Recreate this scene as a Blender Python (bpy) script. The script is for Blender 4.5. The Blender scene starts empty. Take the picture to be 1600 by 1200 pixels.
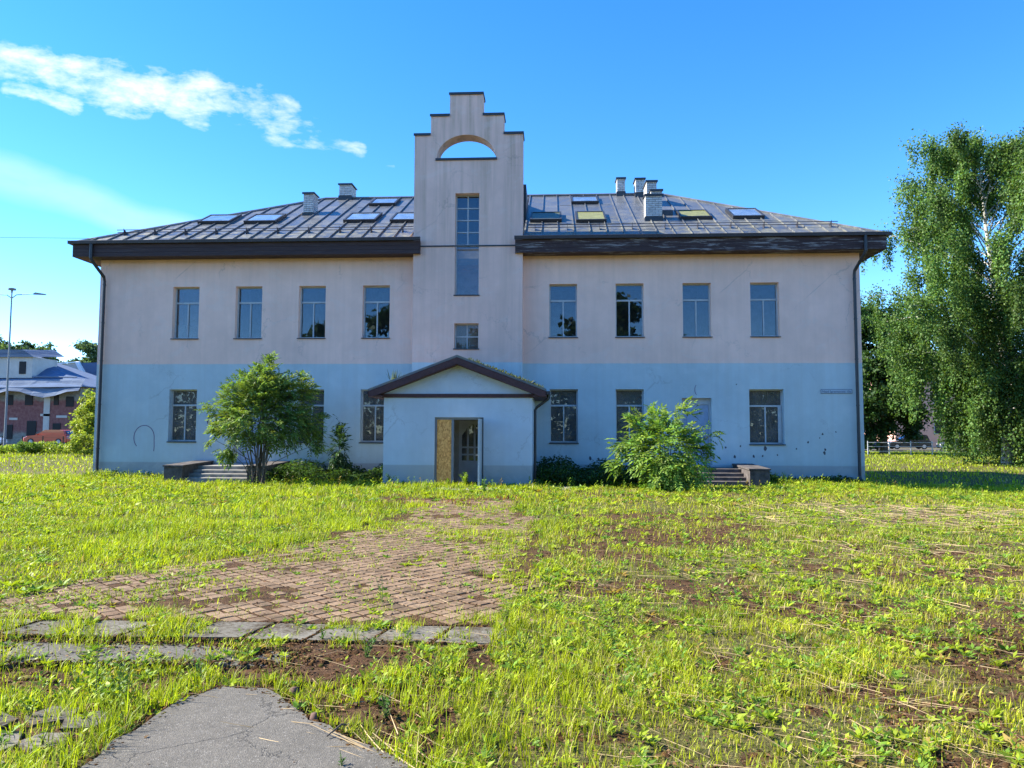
import bpy, math, random
import numpy as np
from mathutils import Vector, Matrix, Quaternion
from mathutils.geometry import tessellate_polygon
R = math.radians
rnd = random.Random(7)
rng = np.random.default_rng(11)
sc = bpy.context.scene
C = sc.collection

# ------------------------------------------------------------------ camera
CAM = np.array([2.9893, -26.0, 1.65])
YAW, PITCH, ROLL, FPX = 0.05514, 0.06573, 0.00345, 1149.07
cam = bpy.data.cameras.new('camera')
cam.lens = 36.0 * FPX / 1600.0
cam.sensor_width = 36.0
cam.clip_start = 0.1
cam.clip_end = 3000
co = bpy.data.objects.new('camera', cam)
C.objects.link(co)
_f = Vector((-math.sin(YAW) * math.cos(PITCH), math.cos(YAW) * math.cos(PITCH), math.sin(PITCH)))
_r = Vector((math.cos(YAW), math.sin(YAW), 0))
_u = _r.cross(_f)
_r2 = _r * math.cos(ROLL) + _u * math.sin(ROLL)
_u2 = -_r * math.sin(ROLL) + _u * math.cos(ROLL)
m = Matrix((_r2, _u2, -_f)).transposed().to_4x4()
m.translation = Vector(CAM)
co.matrix_world = m
sc.camera = co

# ------------------------------------------------------------------ light
SUN_EL, SUN_AZ = R(39), R(1.2)          # azimuth measured from -X towards +Y
sdir = Vector((-math.cos(SUN_EL) * math.cos(SUN_AZ), math.cos(SUN_EL) * math.sin(SUN_AZ), math.sin(SUN_EL)))
sun = bpy.data.lights.new('sun', 'SUN')
sun.energy = 4.8
sun.angle = R(0.53)
sun.color = (1.0, 0.93, 0.80)
so = bpy.data.objects.new('sun', sun)
so.rotation_euler = sdir.to_track_quat('Z', 'Y').to_euler()
so.location = (-40, 0, 40)
C.objects.link(so)
SKY_STRENGTH = 0.137
EXPOSURE = 1.64
sc.view_settings.view_transform = 'Standard'
sc.view_settings.look = 'None'
sc.view_settings.gamma = 1
sc.view_settings.use_curve_mapping = False
sc.view_settings.exposure = EXPOSURE


class NT:
    """tiny node-tree helper"""
    def __init__(s, tree):
        s.t = tree
        tree.nodes.clear()
    def n(s, typ, **kw):
        nd = s.t.nodes.new(typ)
        for k, v in kw.items():
            setattr(nd, k, v)
        return nd
    def link(s, a, b):
        s.t.links.new(a, b)
    def val(s, sock, v):
        if isinstance(v, bpy.types.NodeSocket):
            s.link(v, sock)
        else:
            sock.default_value = v
    def math(s, op, a, b=0.0, c=0.0, clamp=False):
        nd = s.n('ShaderNodeMath', operation=op)
        nd.use_clamp = clamp
        s.val(nd.inputs[0], a); s.val(nd.inputs[1], b); s.val(nd.inputs[2], c)
        return nd.outputs[0]
    def vmath(s, op, a, b=(0, 0, 0), scale=None):
        nd = s.n('ShaderNodeVectorMath', operation=op)
        s.val(nd.inputs[0], a); s.val(nd.inputs[1], b)
        if scale is not None:
            s.val(nd.inputs['Scale'], scale)
        return nd.outputs['Value'] if op in ('DOT_PRODUCT', 'LENGTH', 'DISTANCE') else nd.outputs[0]
    def mix(s, f, a, b, blend='MIX'):
        nd = s.n('ShaderNodeMix', data_type='RGBA', blend_type=blend)
        s.val(nd.inputs[0], f); s.val(nd.inputs[6], a); s.val(nd.inputs[7], b)
        return nd.outputs[2]
    def ramp(s, f, stops):
        nd = s.n('ShaderNodeMapRange')
        nd.clamp = True
        s.val(nd.inputs[0], f)
        nd.inputs[1].default_value, nd.inputs[2].default_value = stops[0], stops[1]
        nd.inputs[3].default_value, nd.inputs[4].default_value = (stops[2], stops[3]) if len(stops) > 2 else (0, 1)
        return nd.outputs[0]
    def noise(s, scale, detail=3, rough=0.55, vec=None, dist=0.0):
        nd = s.n('ShaderNodeTexNoise')
        nd.inputs['Scale'].default_value = scale
        nd.inputs['Detail'].default_value = detail
        nd.inputs['Roughness'].default_value = rough
        nd.inputs['Distortion'].default_value = dist
        if vec is not None:
            s.link(vec, nd.inputs['Vector'])
        return nd.outputs[0]
    def scaled(s, vec, sx, sy, sz):
        nd = s.n('ShaderNodeMapping')
        nd.inputs['Scale'].default_value = (sx, sy, sz)
        s.link(vec, nd.inputs['Vector'])
        return nd.outputs[0]
    def xyz(s, vec):
        nd = s.n('ShaderNodeSeparateXYZ')
        s.link(vec, nd.inputs[0])
        return nd.outputs


def rgb(r, g, b):
    return (r, g, b, 1.0)


# ------------------------------------------------------------------ sky
world = bpy.data.worlds.new('World')
sc.world = world
world.use_nodes = True
w = NT(world.node_tree)
sky = w.n('ShaderNodeTexSky', sky_type='NISHITA')
sky.sun_disc = False
sky.sun_elevation = SUN_EL
sky.sun_rotation = R(-90) + SUN_AZ
sky.altitude = 2200
sky.air_density = 1.0
sky.dust_density = 0.0
sky.ozone_density = 2.2
hsv = w.n('ShaderNodeHueSaturation')
hsv.inputs['Hue'].default_value = 0.505
hsv.inputs['Saturation'].default_value = 1.33
hsv.inputs['Value'].default_value = 1.0
w.link(sky.outputs[0], hsv.inputs['Color'])
tc = w.n('ShaderNodeTexCoord')
dx, dy, dz = w.xyz(tc.outputs['Generated'])
yy = w.math('MAXIMUM', dy, 0.05)
comb = w.n('ShaderNodeCombineXYZ')
w.link(w.math('DIVIDE', dx, yy), comb.inputs[0])
w.link(w.math('DIVIDE', dz, yy), comb.inputs[1])
uv = comb.outputs[0]
rotm = w.n('ShaderNodeMapping')
rotm.inputs['Rotation'].default_value = (0, 0, R(11))
w.link(uv, rotm.inputs['Vector'])
n1 = w.noise(1.0, 7, 0.62, w.scaled(rotm.outputs[0], 9, 26, 1), 0.35)
n2 = w.noise(1.0, 4, 0.6, w.scaled(rotm.outputs[0], 30, 60, 1), 0.2)
warp = w.noise(7.0, 2, 0.5, uv)
vuv = w.vmath('ADD', uv, w.vmath('SCALE', (0.4, 1.0, 0), scale=w.math('MULTIPLY', w.math('SUBTRACT', warp, 0.5), 0.035)))


def streak(a, b, wa, wb, inten):
    a3, b3 = (a[0], a[1], 0), (b[0], b[1], 0)
    d = (b[0] - a[0], b[1] - a[1], 0)
    L2 = d[0] ** 2 + d[1] ** 2
    pa = w.vmath('SUBTRACT', vuv, a3)
    t = w.math('DIVIDE', w.vmath('DOT_PRODUCT', pa, d), L2, clamp=True)
    dist = w.vmath('LENGTH', w.vmath('SUBTRACT', pa, w.vmath('SCALE', d, scale=t)))
    wid = w.math('MULTIPLY_ADD', t, wb - wa, wa)
    k = w.math('SUBTRACT', 1.0, w.math('DIVIDE', dist, wid), clamp=True)
    return w.math('MULTIPLY', w.math('SMOOTH_MIN', w.math('MULTIPLY', k, 1.6), 1.0, 0.3), inten)


tot = None
for a in (((-0.84, .545), (-0.66, .508), .034, .046, 1.05), ((-.66, .508), (-.50, .480), .046, .042, 1.05),
          ((-.50, .480), (-.385, .456), .042, .034, .9), ((-0.795, .497), (-.69, .472), .018, .020, 1.0),
          ((-.55, .456), (-.50, .441), .014, .018, .9), ((-.385, .432), (-.270, .396), .032, .016, .75),
          ((-.64, .475), (-.58, .462), .016, .016, .8), ((-.235, .377), (-.21, .374), .006, .006, .5),
          ((-.95, .60), (-.78, .555), .012, .014, .35)):
    s_ = streak(*a)
    tot = s_ if tot is None else w.math('MAXIMUM', tot, s_)
nn = w.math('MULTIPLY_ADD', n2, 0.45, w.math('MULTIPLY', n1, 0.68))
body = w.ramp(w.math('ADD', w.math('MULTIPLY', tot, 0.85), w.math('MULTIPLY_ADD', nn, 3.4, -1.98)), (0.25, 1.35))
body = w.math('MULTIPLY', body, w.ramp(tot, (0.0, 0.35)))
veil = w.math('MULTIPLY', streak((-.9, .40), (-.50, .275), .045, .025, 0.26), w.ramp(n1, (0.15, 0.75, .5, 1)))
cl = w.math('MAXIMUM', w.math('MULTIPLY', body, 0.8), veil)
cl = w.math('MULTIPLY', cl, w.ramp(dy, (0.1, 0.3)))
CLOUD = w.mix(cl, hsv.outputs[0], (3.4, 3.5, 3.6, 1))
bg = w.n('ShaderNodeBackground')
bg.inputs['Strength'].default_value = SKY_STRENGTH
w.link(CLOUD, bg.inputs['Color'])
wo = w.n('ShaderNodeOutputWorld')
w.link(bg.outputs[0], wo.inputs[0])


# ------------------------------------------------------------------ materials
def new_mat(name):
    m = bpy.data.materials.new(name)
    m.use_nodes = True
    t = NT(m.node_tree)
    out = t.n('ShaderNodeOutputMaterial')
    p = t.n('ShaderNodeBsdfPrincipled')
    t.link(p.outputs[0], out.inputs[0])
    return m, t, p, out


def bump(t, p, h, strength=0.3, dist=0.01):
    b = t.n('ShaderNodeBump')
    b.inputs['Strength'].default_value = strength
    b.inputs['Distance'].default_value = dist
    t.link(h, b.inputs['Height'])
    t.link(b.outputs[0], p.inputs['Normal'])


def simple(name, col, rough=0.6, var=0.15, scale=4.0, spec=0.4, metal=0.0, bmp=0.15):
    m, t, p, out = new_mat(name)
    g = t.n('ShaderNodeNewGeometry')
    n = t.noise(scale, 4, 0.6, g.outputs['Position'])
    f = t.ramp(n, (0.3, 0.7, 1 - var, 1 + var))
    c = t.vmath('SCALE', tuple(col[:3]), scale=f)
    t.link(c, p.inputs['Base Color'])
    p.inputs['Roughness'].default_value = rough
    p.inputs['Specular IOR Level'].default_value = spec
    p.inputs['Metallic'].default_value = metal
    if bmp:
        bump(t, p, t.noise(scale * 12, 3, 0.6, g.outputs['Position']), bmp, 0.004)
    return m


def render_mat(name, pink, blue, zsplit, stain=0.25, zpl=None):
    """painted roughcast: blue below zsplit, pink above, rain streaks and dirt as wear"""
    m, t, p, out = new_mat(name)
    g = t.n('ShaderNodeNewGeometry')
    P = g.outputs['Position']
    x, y, z = t.xyz(P)
    big = t.noise(0.35, 4, 0.6, P)
    mid = t.noise(2.2, 5, 0.65, P)
    streak = t.noise(1.0, 4, 0.6, t.scaled(P, 5.0, 5.0, 0.22))
    fine = t.noise(45, 3, 0.6, P)
    zz = t.math('ADD', z, t.math('MULTIPLY', t.math('SUBTRACT', t.noise(3, 2, 0.5, P), 0.5), 0.03))
    f = t.ramp(zz, (zsplit - 0.015, zsplit + 0.015))
    col = t.mix(f, rgb(*blue), rgb(*pink))
    if zpl is not None:
        col = t.mix(t.ramp(z, (zpl - 0.02, zpl + 0.01)), rgb(0.40, 0.42, 0.43), col)
    tone = t.math('MULTIPLY', t.ramp(big, (0.3, 0.7, 0.88, 1.07)), t.ramp(mid, (0.25, 0.75, 0.93, 1.05)))
    col = t.vmath('SCALE', col, scale=tone)
    # grey-green weather streaks, stronger high up
    hi = t.ramp(z, (7.0, 12.0, 0.38, 1.0))
    s = t.math('MULTIPLY', t.math('MULTIPLY', t.ramp(streak, (0.42, 0.68)), t.ramp(mid, (.3, .6, .45, 1))), t.math('MULTIPLY', hi, stain), clamp=True)
    col = t.mix(s, col, rgb(0.30, 0.235, 0.165))
    # splash dirt close to the ground
    lo = t.math('MULTIPLY', t.ramp(z, (0.1, 0.75, 1.0, 0.0)), t.ramp(mid, (0.35, 0.7, 0.15, 0.7)))
    col = t.mix(t.math('MULTIPLY', lo, 0.6), col, rgb(0.20, 0.19, 0.16))
    # hairline cracks
    ck = t.n('ShaderNodeTexVoronoi'); ck.feature = 'DISTANCE_TO_EDGE'; ck.inputs['Scale'].default_value = 0.45
    wv = t.vmath('ADD', P, t.vmath('SCALE', (1, 0, 1), scale=t.math('MULTIPLY', t.noise(1.6, 5, 0.7, P), 1.3)))
    t.link(wv, ck.inputs['Vector'])
    ckm = t.math('MULTIPLY', t.ramp(ck.outputs['Distance'], (0.0, 0.012, 1, 0)), t.ramp(t.noise(0.5, 2, 0.5, P), (0.50, 0.60)))
    col = t.mix(t.math('MULTIPLY', ckm, 0.30), col, rgb(0.16, 0.15, 0.15))
    # patched and faded areas
    pa = t.ramp(t.noise(0.9, 6, 0.75, t.scaled(P, 1, 1, 1.5), 0.6), (0.55, 0.60))
    col = t.mix(t.math('MULTIPLY', pa, 0.10), col, rgb(0.72, 0.70, 0.68))
    # small flaked spots
    sp = t.n('ShaderNodeTexVoronoi')
    sp.inputs['Scale'].default_value = 2.3
    t.link(P, sp.inputs['Vector'])
    spot = t.math('MULTIPLY', t.ramp(sp.outputs['Distance'], (0.0, 0.055, 1, 0)), t.ramp(t.noise(0.8, 1, 0.5, P), (0.55, 0.62)))
    col = t.mix(t.math('MULTIPLY', spot, 0.45), col, rgb(0.13, 0.13, 0.13))
    t.link(col, p.inputs['Base Color'])
    p.inputs['Roughness'].default_value = 0.9
    p.inputs['Specular IOR Level'].default_value = 0.2
    bump(t, p, t.math('ADD', fine, t.math('MULTIPLY', mid, 1.5)), 0.35, 0.006)
    return m


PINK, BLUE = (0.88, 0.59, 0.485), (0.490, 0.570, 0.590)
M = {}
M['wall'] = render_mat('painted_render', PINK, BLUE, 4.09, 0.30, 0.54)
M['tower'] = render_mat('painted_render_tower', (0.76, 0.51, 0.425), BLUE, 4.09, 0.60, 0.54)
M['porch'] = render_mat('painted_render_porch', (0.5, 0.55, 0.6), (0.50, 0.565, 0.62), 6.0, 0.2, 0.62)
M['inner'] = simple('interior_plaster', (0.42, 0.40, 0.36), 0.9)
M['inner_white'] = simple('interior_white', (0.8, 0.8, 0.78), 0.8)
M['floor'] = simple('interior_floor', (0.16, 0.12, 0.09), 0.7)
M['dark_metal'] = simple('dark_brown_metal', (0.035, 0.034, 0.042), 0.42, 0.2, 3.0, 0.5)
M['black_metal'] = simple('black_metal', (0.025, 0.027, 0.032), 0.45, 0.2, 3.0, 0.5)
M['frame'] = simple('grey_white_frame', (0.44, 0.46, 0.47), 0.5, 0.1, 6)
M['frame_grey'] = simple('grey_frame', (0.17, 0.19, 0.21), 0.5, 0.1, 6)
M['white'] = simple('white_paint', (0.75, 0.75, 0.74), 0.5, 0.08)
M['concrete'] = simple('weathered_concrete', (0.25, 0.24, 0.22), 0.95, 0.35, 3.5, 0.2, 0, 0.6)
M['concrete_dark'] = simple('dark_stained_concrete', (0.095, 0.085, 0.082), 0.95, 0.45, 5, 0.2, 0, 0.6)
M['bark'] = simple('bark_brown', (0.12, 0.095, 0.07), 0.9, 0.3, 9, 0.2, 0, 0.5)
M['rust'] = simple('rusty_metal', (0.10, 0.055, 0.04), 0.8, 0.4, 15)


def wood_mat():
    m, t, p, out = new_mat('peeling_brown_boards')
    g = t.n('ShaderNodeNewGeometry')
    P = g.outputs['Position']
    gr = t.noise(1.0, 6, 0.7, t.scaled(P, 1.6, 6, 22), 0.2)
    pe = t.noise(1.0, 5, 0.7, t.scaled(P, 1.1, 8, 14), 0.3)
    x, y, z = t.xyz(P)
    side = t.ramp(x, (1.0, 2.5, 0.0, 1.0))        # the right wing has lost more of its paint
    base = t.mix(t.ramp(gr, (0.3, 0.7)), rgb(0.030, 0.014, 0.014), rgb(0.055, 0.027, 0.024))
    f = t.math('MULTIPLY', t.ramp(pe, (0.545, 0.60)), t.math('MULTIPLY_ADD', side, 0.90, 0.06))
    col = t.mix(f, base, rgb(0.24, 0.21, 0.20))
    t.link(col, p.inputs['Base Color'])
    p.inputs['Roughness'].default_value = 0.75
    bump(t, p, gr, 0.4, 0.006)
    return m


M['boards'] = wood_mat()
M['red_brown'] = simple('red_brown_boards', (0.070, 0.030, 0.030), 0.7, 0.25, 8)


def roof_mat():
    m, t, p, out = new_mat('standing_seam_sheet')
    g = t.n('ShaderNodeNewGeometry')
    P = g.outputs['Position']
    oi = t.n('ShaderNodeObjectInfo')
    x, y, z = t.xyz(P)
    n = t.noise(1.3, 5, 0.65, P)
    col = t.mix(t.ramp(n, (0.3, 0.7)), rgb(0.082, 0.088, 0.098), rgb(0.130, 0.137, 0.148))
    col = t.vmath('SCALE', col, scale=t.ramp(oi.outputs['Random'], (0, 1, 0.85, 1.15)))
    # lichen and moss wear low on the slope
    lo = t.ramp(z, (8.5, 10.4, 1.0, 0.12))
    ms = t.math('MULTIPLY', t.ramp(t.noise(2.6, 6, 0.7, P), (0.42, 0.62)), lo)
    col = t.mix(t.math('MULTIPLY', ms, 0.42), col, rgb(0.23, 0.22, 0.11))
    t.link(col, p.inputs['Base Color'])
    p.inputs['Metallic'].default_value = 0.15
    t.link(t.math('MULTIPLY_ADD', ms, 0.4, t.ramp(n, (0.3, 0.7, 0.26, 0.42))), p.inputs['Roughness'])
    p.inputs['Specular IOR Level'].default_value = 0.75
    bump(t, p, t.noise(2.0, 2, 0.5, P), 0.25, 0.03)
    return m


M['roof'] = roof_mat()


def glass_mat(name, refl=0.30, tint=(0.75, 0.8, 0.82), wav=0.02, gcol=(0.72, 0.85, 1.0), dust_or_sheen=0.0, dcol=(.3, .29, .26)):
    m, t, p, out = new_mat(name)
    t.t.nodes.remove(p)
    tr = t.n('ShaderNodeBsdfTransparent'); tr.inputs[0].default_value = rgb(*tint)
    gl = t.n('ShaderNodeBsdfGlossy'); gl.inputs['Roughness'].default_value = 0.0
    gl.inputs['Color'].default_value = rgb(*gcol)
    fr = t.n('ShaderNodeFresnel'); fr.inputs['IOR'].default_value = 1.5
    g = t.n('ShaderNodeNewGeometry')
    b = t.n('ShaderNodeBump'); b.inputs['Strength'].default_value = wav; b.inputs['Distance'].default_value = 0.05
    t.link(t.noise(1.6, 2, 0.5, g.outputs['Position']), b.inputs['Height'])
    t.link(b.outputs[0], gl.inputs['Normal'])
    if dust_or_sheen:
        df = t.n('ShaderNodeBsdfDiffuse'); df.inputs[0].default_value = rgb(*dcol)
        dm_ = t.n('ShaderNodeMixShader')
        t.link(t.ramp(t.noise(2.5, 4, .6, g.outputs['Position']), (.3, .7, dust_or_sheen * .55, dust_or_sheen * 1.3)), dm_.inputs[0])
        t.link(tr.outputs[0], dm_.inputs[1]); t.link(df.outputs[0], dm_.inputs[2])
        tr = dm_
    mx = t.n('ShaderNodeMixShader')
    t.link(t.math('ADD', fr.outputs[0], refl, clamp=True), mx.inputs[0])
    t.link(tr.outputs[0], mx.inputs[1]); t.link(gl.outputs[0], mx.inputs[2])
    t.link(mx.outputs[0], out.inputs[0])
    return m


M['glass'] = glass_mat('window_glass', 0.025, dust_or_sheen=.03, gcol=(.78, .88, 1.0))
M['glass_dirty'] = glass_mat('dusty_ground_floor_glass', 0.0, (0.8, 0.8, 0.75), dust_or_sheen=.42, dcol=(.26, .235, .21))
M['glass_roof'] = glass_mat('skylight_glass', 0.22, (0.6, 0.6, 0.6), 0.02, (1, 1, 1), .50, (.38, .47, .56))  # bluish diffuse film paints a pale sky reflection onto the skylight panes
M['blind_yellow'] = simple('algae_covered_pane', (0.20, 0.20, 0.065), 0.4, 0.25)
M['blind_dark'] = simple('mossy_dark_pane', (0.085, 0.10, 0.06), 0.4, 0.25)
M['curtain'] = simple('brown_curtain', (0.20, 0.13, 0.11), 0.95, 0.4, 3)
M['board_pale'] = simple('pale_green_board', (0.36, 0.42, 0.37), 0.9, 0.15, 3)
M['curtain_grey'] = simple('grey_net_curtain', (0.22, 0.22, 0.19), 0.95, 0.5, 4)
M['door_blue'] = simple('blue_painted_door', (0.30, 0.38, 0.50), 0.6, 0.12, 6)
M['door_grey'] = simple('grey_white_inner_door', (0.50, 0.52, 0.55), 0.5, 0.1, 5)
M['mortar'] = simple('dark_mortar', (0.09, 0.09, 0.09), 0.95)
M['paint_mark'] = simple('purple_spray_paint', (0.17, 0.12, 0.22), 0.7, 0.3, 20)
M['chip'] = simple('bare_render_chip', (0.085, 0.085, 0.10), 0.9, 0.3, 20)


def island_mat(name, c1, c2, rough=0.85, c3=None, mossf=0.0, scale=25, bmp=0.4):
    m, t, p, out = new_mat(name)
    g = t.n('ShaderNodeNewGeometry')
    P = g.outputs['Position']
    r = g.outputs['Random Per Island']
    oi = t.n('ShaderNodeObjectInfo')
    rr = t.math('FRACT', t.math('ADD', r, oi.outputs['Random']))
    col = t.mix(rr, rgb(*c1), rgb(*c2))
    col = t.vmath('SCALE', col, scale=t.ramp(t.noise(scale, 5, 0.7, P), (0.25, 0.75, 0.72, 1.25)))
    if c3:
        col = t.mix(t.math('MULTIPLY', t.ramp(t.math('MULTIPLY_ADD', t.noise(28, 4, .8, P), .45, t.math('MULTIPLY', t.noise(2.3, 5, 0.7, P), .62)), (0.50, 0.62)), mossf), col, rgb(*c3))
    t.link(col, p.inputs['Base Color'])
    p.inputs['Roughness'].default_value = rough
    p.inputs['Specular IOR Level'].default_value = 0.25
    bump(t, p, t.noise(scale * 3, 4, 0.7, P), bmp, 0.004)
    return m


M['brick'] = island_mat('white_silicate_brick', (0.58, 0.57, 0.55), (0.44, 0.44, 0.43), 0.9, None, 0, 8, 0.2)
M['paver'] = island_mat('worn_red_grey_paver', (0.165, 0.105, 0.062), (0.250, 0.170, 0.105), 0.95, (0.060, 0.042, 0.022), 0.75)
M['slab'] = island_mat('grey_concrete_slab', (0.125, 0.115, 0.092), (0.170, 0.156, 0.125), 0.95, (0.050, 0.036, 0.020), 1.0)


def col_leaf(name, trans=0.35, rough=0.45, spec=0.35, mul=1.0, gloss=True):
    m, t, p, out = new_mat(name)
    at = t.n('ShaderNodeAttribute'); at.attribute_name = 'col'
    c = t.vmath('SCALE', at.outputs['Color'], scale=mul)
    t.link(c, p.inputs['Base Color'])
    p.inputs['Roughness'].default_value = rough
    p.inputs['Specular IOR Level'].default_value = spec
    if trans:
        tr = t.n('ShaderNodeBsdfTranslucent')
        ct = t.vmath('MULTIPLY', c, (1.25, 1.25, 0.5))
        t.link(ct, tr.inputs[0])
        mx = t.n('ShaderNodeMixShader'); mx.inputs[0].default_value = trans
        t.link(p.outputs[0], mx.inputs[1]); t.link(tr.outputs[0], mx.inputs[2])
        t.link(mx.outputs[0], out.inputs[0])
    return m


M['blade'] = col_leaf('grass_blade', 0.45, 0.5, 0.25)
M['leaf'] = col_leaf('broad_leaf', 0.40, 0.5, 0.22)
M['dry'] = col_leaf('dry_stem', 0.0, 0.8, 0.2)


def birch_bark():
    m, t, p, out = new_mat('birch_bark')
    g = t.n('ShaderNodeNewGeometry')
    P = g.outputs['Position']
    n = t.noise(1.0, 4, 0.6, t.scaled(P, 2, 2, 9))
    t.link(t.mix(t.ramp(n, (0.55, 0.62)), rgb(0.5, 0.48, 0.44), rgb(0.05, 0.045, 0.04)), p.inputs['Base Color'])
    p.inputs['Roughness'].default_value = 0.85
    return m


M['birch_bark'] = birch_bark()


def osb_mat():
    m, t, p, out = new_mat('chipboard')
    g = t.n('ShaderNodeNewGeometry')
    P = g.outputs['Position']
    v = t.n('ShaderNodeTexVoronoi'); v.inputs['Scale'].default_value = 1.0
    t.link(t.scaled(P, 34, 34, 16), v.inputs['Vector'])
    vx = t.xyz(v.outputs['Color'])[0]
    c = t.mix(vx, rgb(0.50, 0.19, 0.04), rgb(0.85, 0.45, 0.13))
    t.link(c, p.inputs['Base Color'])
    p.inputs['Roughness'].default_value = 0.8
    bump(t, p, vx, 0.4, 0.003)
    return m


M['osb'] = osb_mat()


def ground_mat():
    m, t, p, out = new_mat('lawn_soil')
    g = t.n('ShaderNodeNewGeometry')
    P = g.outputs['Position']
    at = t.n('ShaderNodeAttribute'); at.attribute_name = 'cover'
    f = t.xyz(at.outputs['Vector'])[0]
    n1 = t.noise(1.1, 6, 0.7, P)
    n2 = t.noise(9, 5, 0.75, P)
    n3 = t.noise(60, 4, 0.75, P)
    soil = t.mix(t.ramp(n2, (0.35, 0.65)), rgb(0.030, 0.017, 0.009), rgb(0.120, 0.066, 0.032))
    soil = t.mix(t.math('MULTIPLY', t.ramp(n1, (0.45, 0.6)), 0.6), soil, rgb(0.085, 0.042, 0.020))
    litter = t.mix(t.ramp(n3, (0.35, 0.65)), rgb(0.07, 0.075, 0.02), rgb(0.20, 0.17, 0.07))
    green = t.mix(t.ramp(n2, (0.35, 0.65)), rgb(0.045, 0.062, 0.010), rgb(0.130, 0.140, 0.025))
    green = t.mix(t.ramp(t.math('ADD', t.math('MULTIPLY', n1, .5), t.math('MULTIPLY', n2, .5)), (0.38, 0.60)), green, litter)
    green = t.mix(t.ramp(t.math('ADD', t.math('MULTIPLY', n3, .5), t.math('MULTIPLY', n2, .5)), (0.56, 0.42, 0.0, 0.85)), green, rgb(.055, .040, .018))
    fm = t.ramp(t.math('ADD', f, t.math('MULTIPLY', t.math('SUBTRACT', n2, 0.5), 0.8)), (0.35, 0.65))
    col = t.mix(fm, soil, green)
    t.link(col, p.inputs['Base Color'])
    p.inputs['Roughness'].default_value = 0.95
    p.inputs['Specular IOR Level'].default_value = 0.15
    bump(t, p, t.math('ADD', n2, t.math('MULTIPLY', n3, 0.6)), 0.9, 0.03)
    return m


M['ground'] = ground_mat()


def asphalt_mat():
    m, t, p, out = new_mat('worn_asphalt')
    g = t.n('ShaderNodeNewGeometry')
    P = g.outputs['Position']
    v = t.n('ShaderNodeTexVoronoi'); v.inputs['Scale'].default_value = 140
    t.link(P, v.inputs['Vector'])
    n = t.noise(2.5, 5, 0.7, P)
    n2 = t.noise(30, 4, 0.7, P)
    c = t.mix(t.ramp(n, (0.3, 0.7)), rgb(0.094, 0.086, 0.072), rgb(0.130, 0.119, 0.100))
    c = t.vmath('SCALE', c, scale=t.ramp(n2, (0.3, 0.7, 0.82, 1.18)))
    st = t.xyz(v.outputs['Color'])[0]
    c = t.mix(t.ramp(st, (0.93, 0.97, 0.0, 0.45)), c, rgb(0.30, 0.28, 0.25))
    c = t.mix(t.ramp(st, (0.0, 0.12, 0.6, 0.0)), c, rgb(0.05, 0.05, 0.05))
    # thin cracks
    cr = t.n('ShaderNodeTexVoronoi'); cr.feature = 'DISTANCE_TO_EDGE'; cr.inputs['Scale'].default_value = 1.15
    wv = t.vmath('ADD', P, t.vmath('SCALE', (1, 1, 0), scale=t.math('MULTIPLY', t.noise(5, 4, 0.7, P), 0.35)))
    t.link(wv, cr.inputs['Vector'])
    ck = t.ramp(cr.outputs['Distance'], (0.0, 0.010, 1, 0))
    c = t.mix(t.math('MULTIPLY', ck, 0.7), c, rgb(0.03, 0.028, 0.025))
    t.link(c, p.inputs['Base Color'])
    p.inputs['Roughness'].default_value = 0.9
    p.inputs['Specular IOR Level'].default_value = 0.3
    bump(t, p, t.math('SUBTRACT', t.math('ADD', v.outputs['Distance'], n2), t.math('MULTIPLY', ck, 1.5)), 0.5, 0.006)
    return m


M['asphalt'] = asphalt_mat()


# ------------------------------------------------------------------ mesh helpers
def children_root(parent):
    o = Vector((0, 0, 0))
    while parent is not None:
        o += parent.location
        parent = parent.parent
    return o


def link(name, me, parent=None, mat=None, loc=None):
    o = bpy.data.objects.new(name, me)
    if mat is not None and me is not None and not me.materials:
        me.materials.append(mat)
    C.objects.link(o)
    if parent is not None:
        o.parent = parent
    if loc is not None:
        o.location = loc
    return o


def tag(o, label=None, cat=None, group=None, kind=None):
    if label: o['label'] = label
    if cat: o['category'] = cat
    if group: o['group'] = group
    if kind: o['kind'] = kind
    return o


def thing(name, label, cat, loc, group=None):
    o = bpy.data.objects.new(name, None)
    o.empty_display_size = 0.2
    C.objects.link(o)
    o.location = loc
    return tag(o, label, cat, group)


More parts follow.
